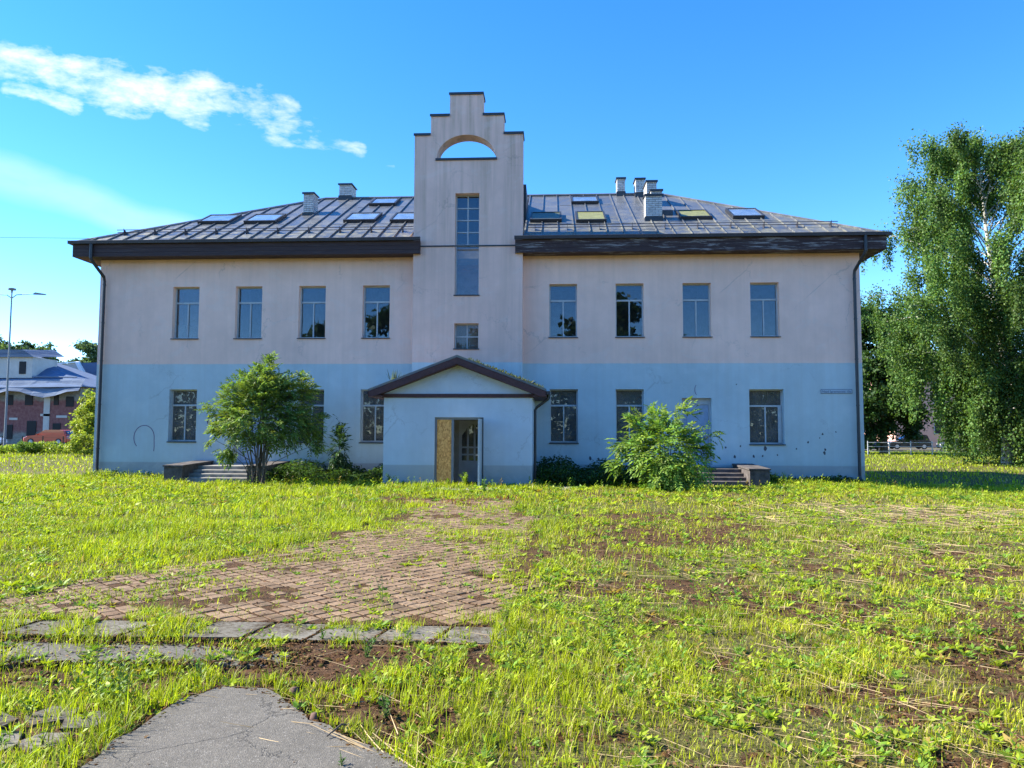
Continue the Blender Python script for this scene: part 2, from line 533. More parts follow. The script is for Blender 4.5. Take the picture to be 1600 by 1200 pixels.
class MB:
    """collects shapes in world coordinates, builds ONE mesh object"""
    def __init__(s):
        s.v, s.f = [], []
    def add(s, vs, fs):
        k = len(s.v)
        s.v += [tuple(v) for v in vs]
        s.f += [tuple(i + k for i in f) for f in fs]
        return s
    def box(s, x0, x1, y0, y1, z0, z1):
        return s.add([(x0, y0, z0), (x1, y0, z0), (x1, y1, z0), (x0, y1, z0), (x0, y0, z1), (x1, y0, z1), (x1, y1, z1), (x0, y1, z1)],
                     [(0, 3, 2, 1), (4, 5, 6, 7), (0, 1, 5, 4), (1, 2, 6, 5), (2, 3, 7, 6), (3, 0, 4, 7)])
    def bbox(s, x0, x1, y0, y1, z0, z1, b=0.01):
        """box with chamfered top edges"""
        return s.add([(x0, y0, z0), (x1, y0, z0), (x1, y1, z0), (x0, y1, z0), (x0, y0, z1 - b), (x1, y0, z1 - b), (x1, y1, z1 - b), (x0, y1, z1 - b),
                      (x0 + b, y0 + b, z1), (x1 - b, y0 + b, z1), (x1 - b, y1 - b, z1), (x0 + b, y1 - b, z1)],
                     [(0, 3, 2, 1), (0, 1, 5, 4), (1, 2, 6, 5), (2, 3, 7, 6), (3, 0, 4, 7), (4, 5, 9, 8), (5, 6, 10, 9), (6, 7, 11, 10), (7, 4, 8, 11), (8, 9, 10, 11)])
    def prism(s, pts, ext):
        """closed polygon (3D, planar) extruded by vector ext"""
        n = len(pts)
        a = [Vector(p) for p in pts]
        e = Vector(ext)
        nrm = Vector((0, 0, 0))
        for i in range(n):
            nrm += a[i].cross(a[(i + 1) % n])
        if nrm.dot(e) > 0:
            a.reverse()
        vs = a + [p + e for p in a]
        fs = [tuple(range(n)), tuple(range(2 * n - 1, n - 1, -1))]
        fs += [((i + 1) % n, i, n + i, n + (i + 1) % n) for i in range(n)]
        return s.add(vs, fs)
    def tube(s, pts, r, n=8, cap=True):
        pts = [Vector(p) for p in pts]
        rs = r if isinstance(r, (list, tuple)) else [r] * len(pts)
        k0 = len(s.v)
        prev = None
        for i, p in enumerate(pts):
            d = (pts[min(i + 1, len(pts) - 1)] - pts[max(i - 1, 0)]).normalized()
            if prev is None:
                u = d.orthogonal().normalized()
            else:
                u = (prev - d * prev.dot(d)).normalized()
            prev = u
            v = d.cross(u)
            for j in range(n):
                a = 2 * math.pi * j / n
                s.v.append(tuple(p + (u * math.cos(a) + v * math.sin(a)) * rs[i]))
        for i in range(len(pts) - 1):
            for j in range(n):
                s.f.append((k0 + i * n + j, k0 + i * n + (j + 1) % n, k0 + (i + 1) * n + (j + 1) % n, k0 + (i + 1) * n + j))
        if cap:
            s.f.append(tuple(k0 + j for j in reversed(range(n))))
            s.f.append(tuple(k0 + (len(pts) - 1) * n + j for j in range(n)))
        return s
    def wall(s, outer, holes, org, U, V, N, th):
        """flat wall with holes: 2D loops mapped org+u*U+v*V, thickness th along N (N points away from the seen face)"""
        org, U, V, N = Vector(org), Vector(U), Vector(V), Vector(N)
        loops = [outer] + holes
        flat = [p for l in loops for p in l]
        tris = tessellate_polygon([[Vector((p[0], p[1], 0)) for p in l] for l in loops])
        front = [org + U * p[0] + V * p[1] for p in flat]
        back = [p + N * th for p in front]
        k = len(s.v)
        n = len(flat)
        s.v += [tuple(p) for p in front + back]
        for t in tris:
            a, b, c = [front[i] for i in t]
            if (b - a).cross(c - a).dot(N) > 0:
                t = (t[0], t[2], t[1])
            s.f.append(tuple(k + i for i in t))
            s.f.append(tuple(k + n + i for i in reversed(t)))
        o = 0
        for li, l in enumerate(loops):
            c = sum((front[o + i] for i in range(len(l))), Vector()) / len(l)
            for i in range(len(l)):
                a, b = o + i, o + (i + 1) % len(l)
                q = (k + a, k + b, k + n + b, k + n + a)
                nrm = (front[b] - front[a]).cross(N)
                outw = ((front[a] + front[b]) / 2 - c).dot(nrm) > 0
                if (li == 0) != outw:
                    q = tuple(reversed(q))
                s.f.append(q)
            o += len(l)
        return s
    def build(s, name, mat, parent=None, loc=None, smooth=False):
        off = children_root(parent)
        if loc is not None:
            off = off + Vector(loc)
        me = bpy.data.meshes.new(name)
        me.from_pydata([(v[0] - off.x, v[1] - off.y, v[2] - off.z) for v in s.v], [], s.f)
        me.update()
        if smooth:
            me.polygons.foreach_set('use_smooth', [True] * len(me.polygons))
        return link(name, me, parent, mat, loc)


def rect(x0, x1, z0, z1):
    return [(x0, z0), (x1, z0), (x1, z1), (x0, z1)]


def np_mesh(name, verts, loops, starts, mat, cols=None, attr='col', smooth=False):
    me = bpy.data.meshes.new(name)
    me.vertices.add(len(verts))
    me.vertices.foreach_set('co', np.ascontiguousarray(verts, dtype=np.float32).ravel())
    me.loops.add(len(loops))
    me.loops.foreach_set('vertex_index', np.ascontiguousarray(loops, dtype=np.int32))
    me.polygons.add(len(starts))
    me.polygons.foreach_set('loop_start', np.ascontiguousarray(starts, dtype=np.int32))
    if cols is not None:
        a = me.attributes.new(attr, 'FLOAT_COLOR', 'POINT')
        c4 = np.ones((len(verts), 4), np.float32)
        c4[:, :3] = cols
        a.data.foreach_set('color', c4.ravel())
    if smooth:
        me.polygons.foreach_set('use_smooth', np.ones(len(starts), bool))
    me.update(calc_edges=True)
    me.materials.append(mat)
    return me


def unit(a):
    return a / np.maximum(np.linalg.norm(a, axis=-1, keepdims=True), 1e-9)


def quads_mesh(name, V4, mat, cols):
    """V4: (N,4,3) leaf quads"""
    n = len(V4)
    return np_mesh(name, V4.reshape(-1, 3), np.arange(4 * n), np.arange(n) * 4, mat, np.repeat(cols, 4, axis=0))


def leaf_quads(P, A, L, W, g, up=None, fold=0.25):
    """diamond leaves at P along A, length L, width W"""
    n = len(P)
    A = unit(A)
    U = g.normal(size=(n, 3)) if up is None else up + g.normal(size=(n, 3)) * 0.35
    S = unit(np.cross(A, U))
    N = np.cross(S, A)
    L = np.broadcast_to(L, (n,))[:, None]
    W = np.broadcast_to(W, (n,))[:, None]
    mid = P + A * L * 0.45
    return np.stack([P, mid + S * W * 0.5 + N * W * fold, P + A * L - N * W * 0.15, mid - S * W * 0.5 + N * W * fold], axis=1)


def jitter_cols(n, base, g, dv=0.25, dh=0.15):
    base = np.asarray(base)
    v = np.exp(g.normal(0, dv, (n, 1)))
    c = base[None] * v
    h = g.normal(0, dh, (n, 1))
    c = c * np.concatenate([1 + h, np.ones((n, 1)), 1 - h], axis=1)
    return np.clip(c, 0.004, 0.9)


# ------------------------------------------------------------------ noise in numpy
def vn(x, y, scale, seed=0):
    x = np.asarray(x, float) * scale + seed * 17.31
    y = np.asarray(y, float) * scale - seed * 9.77
    xi, yi = np.floor(x), np.floor(y)
    fx, fy = x - xi, y - yi
    fx = fx * fx * (3 - 2 * fx); fy = fy * fy * (3 - 2 * fy)
    def h(a, b):
        s = np.sin(a * 127.1 + b * 311.7 + seed * 74.7) * 43758.5453
        return s - np.floor(s)
    return (h(xi, yi) * (1 - fx) + h(xi + 1, yi) * fx) * (1 - fy) + (h(xi, yi + 1) * (1 - fx) + h(xi + 1, yi + 1) * fx) * fy


def fbm(x, y, scale, seed=0, oc=4):
    s, a, tot = 0, 1.0, 0
    for i in range(oc):
        s = s + vn(x, y, scale * 2 ** i, seed + i * 3) * a
        tot += a
        a *= 0.55
    return s / tot


def inpoly(x, y, poly):
    x = np.asarray(x, float); y = np.asarray(y, float)
    c = np.zeros(x.shape, bool)
    n = len(poly)
    for i in range(n):
        x1, y1 = poly[i]; x2, y2 = poly[(i + 1) % n]
        if y1 == y2:
            continue
        c ^= ((y1 > y) != (y2 > y)) & (x < (x2 - x1) * (y - y1) / (y2 - y1) + x1)
    return c


def sstep(a, b, x):
    t = np.clip((np.asarray(x, float) - a) / (b - a), 0, 1)
    return t * t * (3 - 2 * t)


PLAZA = [(-2.6, -19.62), (-2.15, -18.3), (-1.75, -17.3), (-1.05, -16.1), (-.35, -13.8), (.1, -10.8), (.1, -8.9), (-.4, -8.2), (1.9, -8.0), (2.1, -9.3), (2.65, -12.7), (2.85, -16.1), (2.5, -19.62)]
ASPH = [(.70, -22.45), (.66, -21.95), (.70, -21.48), (.84, -21.22), (1.12, -21.25), (1.45, -21.58), (1.95, -22.02), (2.3, -22.32), (2.7, -23.0), (3.0, -25.0), (3.1, -28.0), (.3, -28.0), (.55, -24.0)]
STRIP2 = [(-2.6, -20.80), (-1.4, -20.88), (-.2, -20.78), (.55, -20.74), (1.05, -20.70), (1.1, -20.42), (.2, -20.30), (-2.6, -20.26)]
DIRT = [(.35, -21.2), (.5, -20.75), (1.1, -20.3), (2.45, -20.25), (2.62, -20.9), (2.35, -21.5), (2.45, -22.2), (1.95, -22.0), (1.45, -21.55), (1.1, -21.2), (.84, -21.15), (.68, -21.4)]
LEFTPAVE = [(-.45, -21.95), (.05, -21.45), (.42, -21.62), (.38, -22.05), (-.1, -22.5)]


def gz(x, y):
    x = np.asarray(x, float); y = np.asarray(y, float)
    z = (fbm(x, y, 0.55, 3, 4) - 0.5) * 0.09
    z = z * (1 - 0.85 * inpoly(x, y, PLAZA)) * (1 - 0.9 * inpoly(x, y, ASPH)) * np.where((y < -19.55) & (y > -20.2) & (x < 2.6) & (x > -3), 0.2, 1)
    z = z - 0.24 * sstep(11.5, 17, x) * sstep(-14, -4, y)
    z = z - 0.05 * inpoly(x, y, DIRT) * 0
    return z - 0.02


# ------------------------------------------------------------------ ground sheet
def axis_pts(lo, hi, c0, c1, step, far):
    a = list(np.arange(c0, c1 + step / 2, step))
    s, x = step, c1
    while x < far:
        s *= 1.09; x += s; a.append(x)
    s, x = step, c0
    while x > -far:
        s *= 1.09; x -= s; a.insert(0, x)
    return np.array(a)


gx = axis_pts(0, 0, -3.2, 8.0, 0.07, 900)
gy = axis_pts(0, 0, -23.6, -12.0, 0.07, 900)
GX, GY = np.meshgrid(gx, gy)
GZ = gz(GX, GY) + (fbm(GX, GY, 7.0, 9, 3) - 0.5) * (0.024 + 0.035 * inpoly(GX, GY, DIRT)) * (np.abs(GX - 2) < 14) * (1 - inpoly(GX, GY, ASPH)) * (1 - .7 * inpoly(GX, GY, PLAZA))


def bare_mask(x, y):
    """1 = bare / mossy soil, 0 = full turf"""
    jx = x + (fbm(x, y, 2.2, 21, 3) - 0.5) * 0.7
    jy = y + (fbm(x, y, 2.2, 31, 3) - 0.5) * 0.7
    b = inpoly(jx, jy, PLAZA) * 1.0
    b = np.maximum(b, inpoly(jx, jy, DIRT) * 1.0)
    b = np.maximum(b, inpoly(x + (fbm(x, y, 5, 21, 2) - 0.5) * 0.15, y, ASPH) * 1.0)
    b = np.maximum(b, inpoly(jx, y, STRIP2) * 0.9)
    b = np.maximum(b, inpoly(jx, jy, LEFTPAVE) * 0.8)
    b = np.maximum(b, ((y > -20.25) & (y < -19.55) & (x < 2.5) & (x > -3)) * 0.95)
    right = sstep(2.4, 3.6, x) * sstep(-8.0, -11.0, y)
    pn = fbm(x * 0.75, y, 0.9, 5, 4)
    b = np.maximum(b, right * sstep(0.485, 0.61, pn + (fbm(x, y, 6.0, 6, 3) - .5) * .55) * 0.88)
    b = np.maximum(b, ((x < .9) & (y < -20.7)) * sstep(0.55, 0.66, fbm(x, y, 1.6, 8, 3)) * 0.8)
    b = np.maximum(b, inpoly(jx, jy, [(-1.3, -8.9), (1.9, -8.9), (1.9, -7.6), (-1.3, -7.6)]) * 0.8)
    b = np.maximum(b, inpoly(jx, jy, [(3.5, -6.2), (10, -6.2), (10, -5.2), (3.5, -5.2)]) * 0.6)
    return b


COV = 1 - bare_mask(GX, GY)
H, W_ = GX.shape
idx = np.arange(H * W_).reshape(H, W_)
q = np.stack([idx[:-1, :-1], idx[:-1, 1:], idx[1:, 1:], idx[1:, :-1]], -1).reshape(-1, 4)
gcol = np.repeat(COV.reshape(-1, 1), 3, 1)
gme = np_mesh('ground', np.stack([GX, GY, GZ], -1).reshape(-1, 3), q.ravel(), np.arange(len(q)) * 4, M['ground'], gcol, 'cover', True)
tag(link('ground', gme), 'uneven overgrown lawn and bare mossy soil in front of the building', kind='structure')


# asphalt patches
def sheet(name, poly, z, th, mat, label, sub=0.16, seed=1, jit=0.05):
    pts = []
    n = len(poly)
    g = random.Random(seed)
    for i in range(n):
        a, b = Vector((*poly[i], 0)), Vector((*poly[(i + 1) % n], 0))
        k = max(1, int((b - a).length / sub))
        for j in range(k):
            p = a.lerp(b, j / k)
            pts.append((p.x + g.uniform(-jit, jit), p.y + g.uniform(-jit, jit)))
    mb = MB()
    mb.wall(pts, [], (0, 0, z), (1, 0, 0), (0, 1, 0), (0, 0, -1), th)
    o = mb.build(name, mat)
    return tag(o, label, kind='structure')


sheet('asphalt_path', ASPH, 0.006, 0.06, M['asphalt'], 'worn grey asphalt path end in the foreground', 0.1, 3, 0.035)
sheet('asphalt_strip', STRIP2, -0.012, 0.05, M['asphalt'], 'cracked strip of old asphalt below the slabs', 0.12, 5, 0.045)
bed = sheet('plaza', PLAZA, -0.0025, 0.03, M['ground'], 'small overgrown plaza of red grey pavers leading to the porch', 0.3, 8, 0.03)
if True:
    a = bed.data.attributes.new('cover', 'FLOAT_COLOR', 'POINT')
    a.data.foreach_set('color', [0.1, 0.1, 0.1, 1] * len(bed.data.vertices))

# pavers: 45 degree block lattice
PS = 0.162


def paver_mesh(name, s, h, b, seed):
    g = random.Random(seed)
    c = [(-s, -s), (s, -s), (s, s), (-s, s)]
    v = [(x + g.uniform(-.006, .006), y + g.uniform(-.006, .006), -h) for x, y in c]
    v += [(p[0], p[1], -b) for p in v[:4]]
    v += [(p[0] * (1 - b / s * 1.2), p[1] * (1 - b / s * 1.2), g.uniform(-.0012, .0012)) for p in v[:4]]
    f = [(0, 1, 5, 4), (1, 2, 6, 5), (2, 3, 7, 6), (3, 0, 4, 7), (4, 5, 9, 8), (5, 6, 10, 9), (6, 7, 11, 10), (7, 4, 8, 11), (8, 9, 10, 11)]
    me = bpy.data.meshes.new(name)
    me.from_pydata(v, [], f)
    me.materials.append(M['paver'])
    return me


pav = [paver_mesh('paver', PS / 2 - 0.0125, 0.05, 0.0045, i) for i in range(5)]
cells = []
ca, sa = math.cos(R(50)), math.sin(R(50))
g = random.Random(3)
for i in range(-90, 90):
    for j in range(-90, 90):
        u, v = i * PS, j * PS
        x, y = .6 + u * ca - v * sa, -14 + u * sa + v * ca
        if -3.2 < x < 3.2 and -19.56 < y < -8.0:
            cells.append((x, y))
ca_ = np.array(cells)
keep = inpoly(ca_[:, 0] + (fbm(ca_[:, 0], ca_[:, 1], 1.1, 97, 3) - .5) * 1.3, ca_[:, 1], PLAZA) & (fbm(ca_[:, 0], ca_[:, 1], 1.6, 98, 3) < .70 - .05 * sstep(-15, -12, ca_[:, 1]))
ca_ = ca_[keep]
dd = np.hypot(ca_[:, 0] - CAM[0], ca_[:, 1] - CAM[1])
ca_ = ca_[np.argsort(dd)]
rest_v, rest_f = [], []
for k, (x, y) in enumerate(ca_):
    if g.random() < 0.035:
        continue
    rz = R(50) + g.gauss(0, 0.03)
    z = 0.003 + g.gauss(0, 0.0018) + float(vn(x, y, 0.8, 4) - .5) * 0.008
    if k < 300:
        o = link('paver', g.choice(pav), bed)
        o.location = (x + g.gauss(0, .004), y + g.gauss(0, .004), z)
        o.rotation_euler = (g.gauss(0, .008), g.gauss(0, .008), rz)
    else:
        me = pav[k % 5]
        c, s = math.cos(rz), math.sin(rz)
        b0 = len(rest_v)
        rest_v += [(x + p.co.x * c - p.co.y * s, y + p.co.x * s + p.co.y * c, z + p.co.z + 0.0) for p in me.vertices]
        rest_f += [tuple(b0 + i for i in p.vertices) for p in me.polygons]
me = bpy.data.meshes.new('distant_pavers')
me.from_pydata(rest_v, [], rest_f)
me.materials.append(M['paver'])
tag(link('distant_pavers', me, bed), kind='stuff')
# row of big slabs along the front edge
SJ = []
x = -3.1
g = random.Random(5)
while x < 2.35:
    wd = 0.5 + g.uniform(-.01, .01)
    x1 = x + wd
    mb = MB()
    zt = 0.004 + g.uniform(-.005, .005)
    sh = 0.10
    mb.prism([(x + .012 + sh * 0, -20.14 + g.uniform(-.01, .01), zt), (x1 - .012, -20.14, zt + g.uniform(-.006, .006)), (x1 - .012 + sh, -19.66, zt), (x + .012 + sh, -19.66 + g.uniform(-.01, .01), zt)], (0, 0, -0.07))
    mb.build('slab', M['slab'], bed)
    SJ.append(x1)
    x = x1 + 0.012
# broken slabs half sunk at the lower left
br = thing('broken_slabs', 'patch of broken grey slabs sunk in weeds at the lower left', 'paving', (0, -22, 0))
g = random.Random(9)
for (bx, by, r_) in ((-.25, -21.9, .2), (.06, -21.72, .17), (.32, -21.8, .15), (-.02, -22.15, .2), (.28, -22.1, .13), (-.42, -22.25, .17), (.12, -22.42, .15)):
    n = g.choice((5, 6))
    a0 = g.uniform(0, 6)
    pts = [(bx + r_ * g.uniform(.8, 1.1) * math.cos(a0 + i * 6.283 / n), by + r_ * g.uniform(.75, 1.05) * math.sin(a0 + i * 6.283 / n), -.004 + g.uniform(-.004, .008)) for i in range(n)]
    pts = [(p[0], p[1], pts[0][2]) for p in pts]
    MB().prism(pts, (0, 0, -.06)).build('slab', M['slab'], br)
# concrete kerb strips in front of the porch and the right flank
kb = thing('concrete_apron', 'cracked concrete strip in front of the porch door', 'paving', (0, -4, 0))
for i in range(6):
    x0 = -1.9 + i * .95
    MB().bbox(x0, x0 + .93, -4.55, -2.93, -.1, -.015 + .006 * (i % 2), .01).build('slab', M['concrete'], kb)
kb = thing('concrete_kerb', 'concrete edge strip in front of the right flank shrub', 'kerb', (7, -5, 0))
for i in range(6):
    x0 = 4.2 + i * .95
    MB().bbox(x0, x0 + .93, -4.98, -4.62, -.2, -.03 - .006 * (i % 3), .012).build('slab', M['concrete'], kb)

# ------------------------------------------------------------------ BUILDING
B = thing('school_building', 'abandoned two storey building painted pink above and blue below with stepped gable tower', 'building', (0, 0, 0))
UP = [(3.37 + 2.351 * i) for i in range(4)]
upper = [(s * x - .495, s * x + .495, 5.04, 6.94) for s in (-1, 1) for x in UP]
lowerL = [(-10.93, -9.90, 1.29, 3.17), (-6.20, -5.21, 1.29, 3.17), (-3.88, -2.88, 1.29, 3.17)]
lowerR = [(2.89, 3.88, 1.30, 3.18), (5.21, 6.19, 1.30, 3.18), (9.83, 11.01, 1.28, 3.18)]
doors = [(-8.53, -7.51, .50, 2.87), (7.51, 8.53, .50, 2.87)]
allw = upper + lowerL + lowerR + doors
# the tower and the porch have their own walls: leave the facade open behind them
front = MB()
front.wall(rect(-13.7, -1.93, -.35, 8.0), [rect(*h) for h in allw if h[1] < -1.9], (0, 0, 0), (1, 0, 0), (0, 0, 1), (0, 1, 0), .38)
front.wall(rect(1.93, 13.7, -.35, 8.0), [rect(*h) for h in allw if h[0] > 1.9], (0, 0, 0), (1, 0, 0), (0, 0, 1), (0, 1, 0), .38)
front.build('front_wall', M['wall'], B)
D_ = 12.4
left = MB().wall(rect(.38, D_, -.35, 8.0), [rect(3.0, 4.6, 4.9, 7.0), rect(7.5, 9.0, 4.9, 7.0), rect(7.5, 9.0, 1.3, 3.2)], (-13.7, 0, 0), (0, 1, 0), (0, 0, 1), (1, 0, 0), .38)
left.build('side_wall', M['wall'], B)
MB().wall(rect(.38, D_, -.35, 8.0), [rect(3.0, 4.6, 4.9, 7.0), rect(3.0, 4.6, 1.3, 3.2)], (13.7, 0, 0), (0, 1, 0), (0, 0, 1), (-1, 0, 0), .38).build('side_wall', M['wall'], B)
MB().box(-13.32, 13.32, D_ - .38, D_, -.35, 8.0).build('rear_wall', M['wall'], B)
# inside: floors, corridor wall, room partitions, ceiling
ins = MB()
ins.box(-13.3, 13.3, .39, 11.9, 3.72, 3.98)
ins.build('upper_floor', M['floor'], B)
MB().box(-13.3, 13.3, .39, 11.9, .2, .45).build('ground_floor', M['floor'], B)
MB().box(-13.3, 13.3, .39, 11.9, 7.75, 7.98).build('ceiling', M['inner'], B)
pt = MB()
pt.box(-13.3, 13.3, 5.4, 5.55, .46, 3.71).box(-13.3, 13.3, 5.4, 5.55, 3.99, 7.74)
for px_ in (-9.2, -4.5, -1.9, 1.9, 4.5, 9.2):
    pt.box(px_ - .06, px_ + .06, .39, 5.39, .46, 3.71).box(px_ - .06, px_ + .06, .39, 5.39, 3.99, 7.74)
pt.build('partition', M['inner'], B)
MB().box(-12.75, -12.25, 3.55, 4.1, 3.99, 6.05).build('pillar', M['inner_white'], B)


def make_window(name, w_, h_, kind='std', glass='glass', grey=False, mullion=True, sill=True):
    """window at local origin = bottom left front of the opening; frame sits 0.2 m deep"""
    fr = MB()
    t_ = 0.045
    y0, y1 = .20, .27
    fr.box(0, t_, y0, y1, .0, h_).box(w_ - t_, w_, y0, y1, 0, h_).box(t_, w_ - t_, y0, y1, 0, t_).box(t_, w_ - t_, y0, y1, h_ - t_, h_)
    me = bpy.data.meshes.new('window')
    o = fr.build('window', M['frame_grey'] if grey else M['frame'], None)
    tr = h_ * 0.695
    bars = MB()
    panes = []
    if kind == 'std':
        bars.box(t_, w_ - t_, y0 - .012, y1 - .002, tr - .03, tr + .03)
        bars.box(w_ / 2 - .022, w_ / 2 + .022, y0 - .010, y1 - .004, t_, tr - .03)
        panes = [(t_, w_ - t_, tr + .03, h_ - t_), (t_, w_ / 2 - .022, t_, tr - .03), (w_ / 2 + .022, w_ - t_, t_, tr - .03)]
    bo = bars.build('glazing_bar', M['frame'], o) if bars.v else None
    for p in panes:
        MB().box(p[0] + .001, p[1] - .001, y0 + .03, y0 + .036, p[2] + .001, p[3] - .001).build('pane', M[glass], o)
    if sill:
        MB().add([(-.03, -.045, -.012), (w_ + .03, -.045, -.012), (w_ + .03, .2, .012), (-.03, .2, .012), (-.03, -.045, -.045), (w_ + .03, -.045, -.045), (w_ + .03, .0, -.03), (-.03, .0, -.03)],
                 [(0, 1, 2, 3), (4, 5, 1, 0), (4, 7, 6, 5), (3, 2, 6, 7), (0, 3, 7, 4), (1, 5, 6, 2)]).build('sill', M['black_metal'], o)
    return o


def dup_tree(o, parent):
    c = o.copy(); C.objects.link(c); c.parent = parent
    for ch in list(o.children):
        dup_tree(ch, c)
    return c


proto = make_window('window', .99, 1.90)
for i, hh in enumerate(upper):
    o = proto if i == 0 else dup_tree(proto, None)
    o.parent = B
    o.location = (hh[0], 0, hh[2])
for i, hh in enumerate(lowerL + lowerR):
    o = make_window('window', hh[1] - hh[0], hh[3] - hh[2], 'std', 'glass_dirty')
    o.parent = B
    o.location = (hh[0], 0, hh[2])
    w_, h_ = hh[1] - hh[0], hh[3] - hh[2]
    off = Vector((hh[0], 0, hh[2]))
    def sub(mb, nm, mt):
        q_ = mb.build(nm, mt, None)
        q_.parent = o
        return q_
    if i == 0:
        gr = MB()
        for k in range(-4, 5):
            for s in (-1, 1):
                # diagonal bars clipped to the opening
                xs = []
                for tt in np.linspace(0, h_, 60):
                    xx = w_ / 2 + k * .30 + s * (tt - h_ / 2) * .55
                    if .02 < xx < w_ - .02:
                        xs.append((xx, .34, tt))
                if len(xs) > 3:
                    gr.tube([xs[0], xs[-1]], .008, 4)
        sub(gr, 'security_grille', M['frame'])
        sub(MB().box(.02, w_ - .02, .50, .53, .05, h_), 'curtain', M['curtain'])
    elif i == 1:
        sub(MB().box(.02, w_ - .02, .42, .44, .05, h_), 'curtain', M['curtain_grey'])
    elif i == 4:
        sub(MB().box(.03, w_ - .03, .33, .35, .75, h_ - .03), 'inner_board', M['board_pale'])
    elif i == 5:
        cu = MB()
        for k in range(9):
            cu.box(.1 + k * .11, .2 + k * .11, .42 + .02 * (k % 2), .44 + .02 * (k % 2), .05 + .2 * ((k * 7) % 3) / 3, h_ - .06)
        sub(cu, 'torn_curtain', M['curtain_grey'])
        for (a_, b_) in ((.42, .55), (.72, .8), (.5, .9), (.78, .55)):
            sub(MB().prism([(a_, .38, b_), (a_ + .05, .38, b_ - .02), (a_ + .07, .38, b_ + .16), (a_ + .02, .38, b_ + .22)], (0, .01, 0)), 'curtain_scrap', M['white'])
        sub(MB().box(w_ - .16, w_ - .05, .17, .2, .04, 1.3), 'side_frame', M['frame'])
# side windows, unseen; front upper left one added so sun lights the pillar
for (X, y0, y1, z0, z1, s) in ((-13.7, 3.0, 4.6, 4.9, 7.0, 1), (-13.7, 7.5, 9.0, 4.9, 7.0, 1), (-13.7, 7.5, 9, 1.3, 3.2, 1), (13.7, 3.0, 4.6, 4.9, 7.0, -1), (13.7, 3.0, 4.6, 1.3, 3.2, -1)):
    fr = MB()
    x0, x1 = sorted((X + s * .2, X + s * .27))
    fr.box(x0, x1, y0, y0 + .05, z0, z1).box(x0, x1, y1 - .05, y1, z0, z1).box(x0, x1, y0 + .05, y1 - .05, z0, z0 + .05).box(x0, x1, y0 + .05, y1 - .05, z1 - .05, z1)
    fr.box(x0, x1, (y0 + y1) / 2 - .025, (y0 + y1) / 2 + .025, z0 + .05, z1 - .05)
    o = fr.build('window', M['frame'], B)
    MB().box((x0 + x1) / 2, (x0 + x1) / 2 + .005, y0 + .05, y1 - .05, z0 + .05, z1 - .05).build('pane', M['glass'], o)
# flank doors (arched panel relief)
for hh in doors:
    x0, x1, z0, z1 = hh
    w_ = x1 - x0
    fr = MB().box(x0, x0 + .07, .16, .26, z0, z1).box(x1 - .07, x1, .16, .26, z0, z1).box(x0 + .07, x1 - .07, .16, .26, z1 - .22, z1)
    o = fr.build('door_frame', M['frame'], B)
    MB().box(x0 + .075, x1 - .075, .20, .25, z0 + .02, z1 - .225).build('door_leaf', M['door_blue'], o)
    rel = MB()
    cx_, zc = (x0 + x1) / 2, z1 - .62
    pts = [(cx_ - .3, .195, z0 + .9)] + [(cx_ - .3 * math.cos(a), .195, zc + .22 * math.sin(a)) for a in np.linspace(0, math.pi, 11)] + [(cx_ + .3, .195, z0 + .9)]
    for a, b in zip(pts[:-1], pts[1:]):
        rel.tube([a, b], .014, 5)
    rel.tube([pts[-1], pts[0]], .014, 5)
    for k in range(4):
        xx = cx_ - .2 + k * .133
        rel.tube([(xx, .196, z0 + .95), (xx, .196, zc + .1)], .006, 4)
    rel.tube([(cx_ - .3, .195, z0 + .15), (cx_ + .3, .195, z0 + .15), (cx_ + .3, .195, z0 + .75), (cx_ - .3, .195, z0 + .75), (cx_ - .3, .195, z0 + .15)], .014, 5)
    rel.build('door_moulding', M['door_blue'], o)
    MB().tube([(x1 - .16, .2, z0 + 1.05), (x1 - .16, .14, z0 + 1.05), (x1 - .27, .14, z0 + 1.05)], .011, 6).build('door_handle', M['frame'], o)

# tower: stepped gable slab with half round hole
TX0, TX1, TF, TB = -1.94, 1.94, -.5, .12
cxx = -0.08
tower_out = [(TX0, 3.2), (TX1, 3.2), (TX1, 12.30), (1.25, 12.30), (1.25, 13.00), (.50, 13.00), (.50, 13.78), (-.68, 13.78), (-.68, 13.00), (-1.36, 13.00), (-1.36, 12.30), (TX0, 12.30)]
arch = [(cxx + 1.07 * math.cos(a), 11.40 + .86 * math.sin(a)) for a in np.linspace(0, math.pi, 25)]
tallwin = (-.46, .40, 6.47, 10.13)
smallwin = (-.46, .40, 4.57, 5.47)
tw = MB()
tw.wall(tower_out, [arch, rect(*tallwin), rect(*smallwin)], (0, TF, 0), (1, 0, 0), (0, 0, 1), (0, 1, 0), TB - TF)
tw.build('tower_gable', M['tower'], B)
# lower part of the tower behind the porch
MB().wall(rect(TX0, TX1, -.3, 3.19), [rect(-.6, .7, .05, 2.2)], (0, TF + .002, 0), (1, 0, 0), (0, 0, 1), (0, 1, 0), .6).build('tower_base', M['wall'], B)
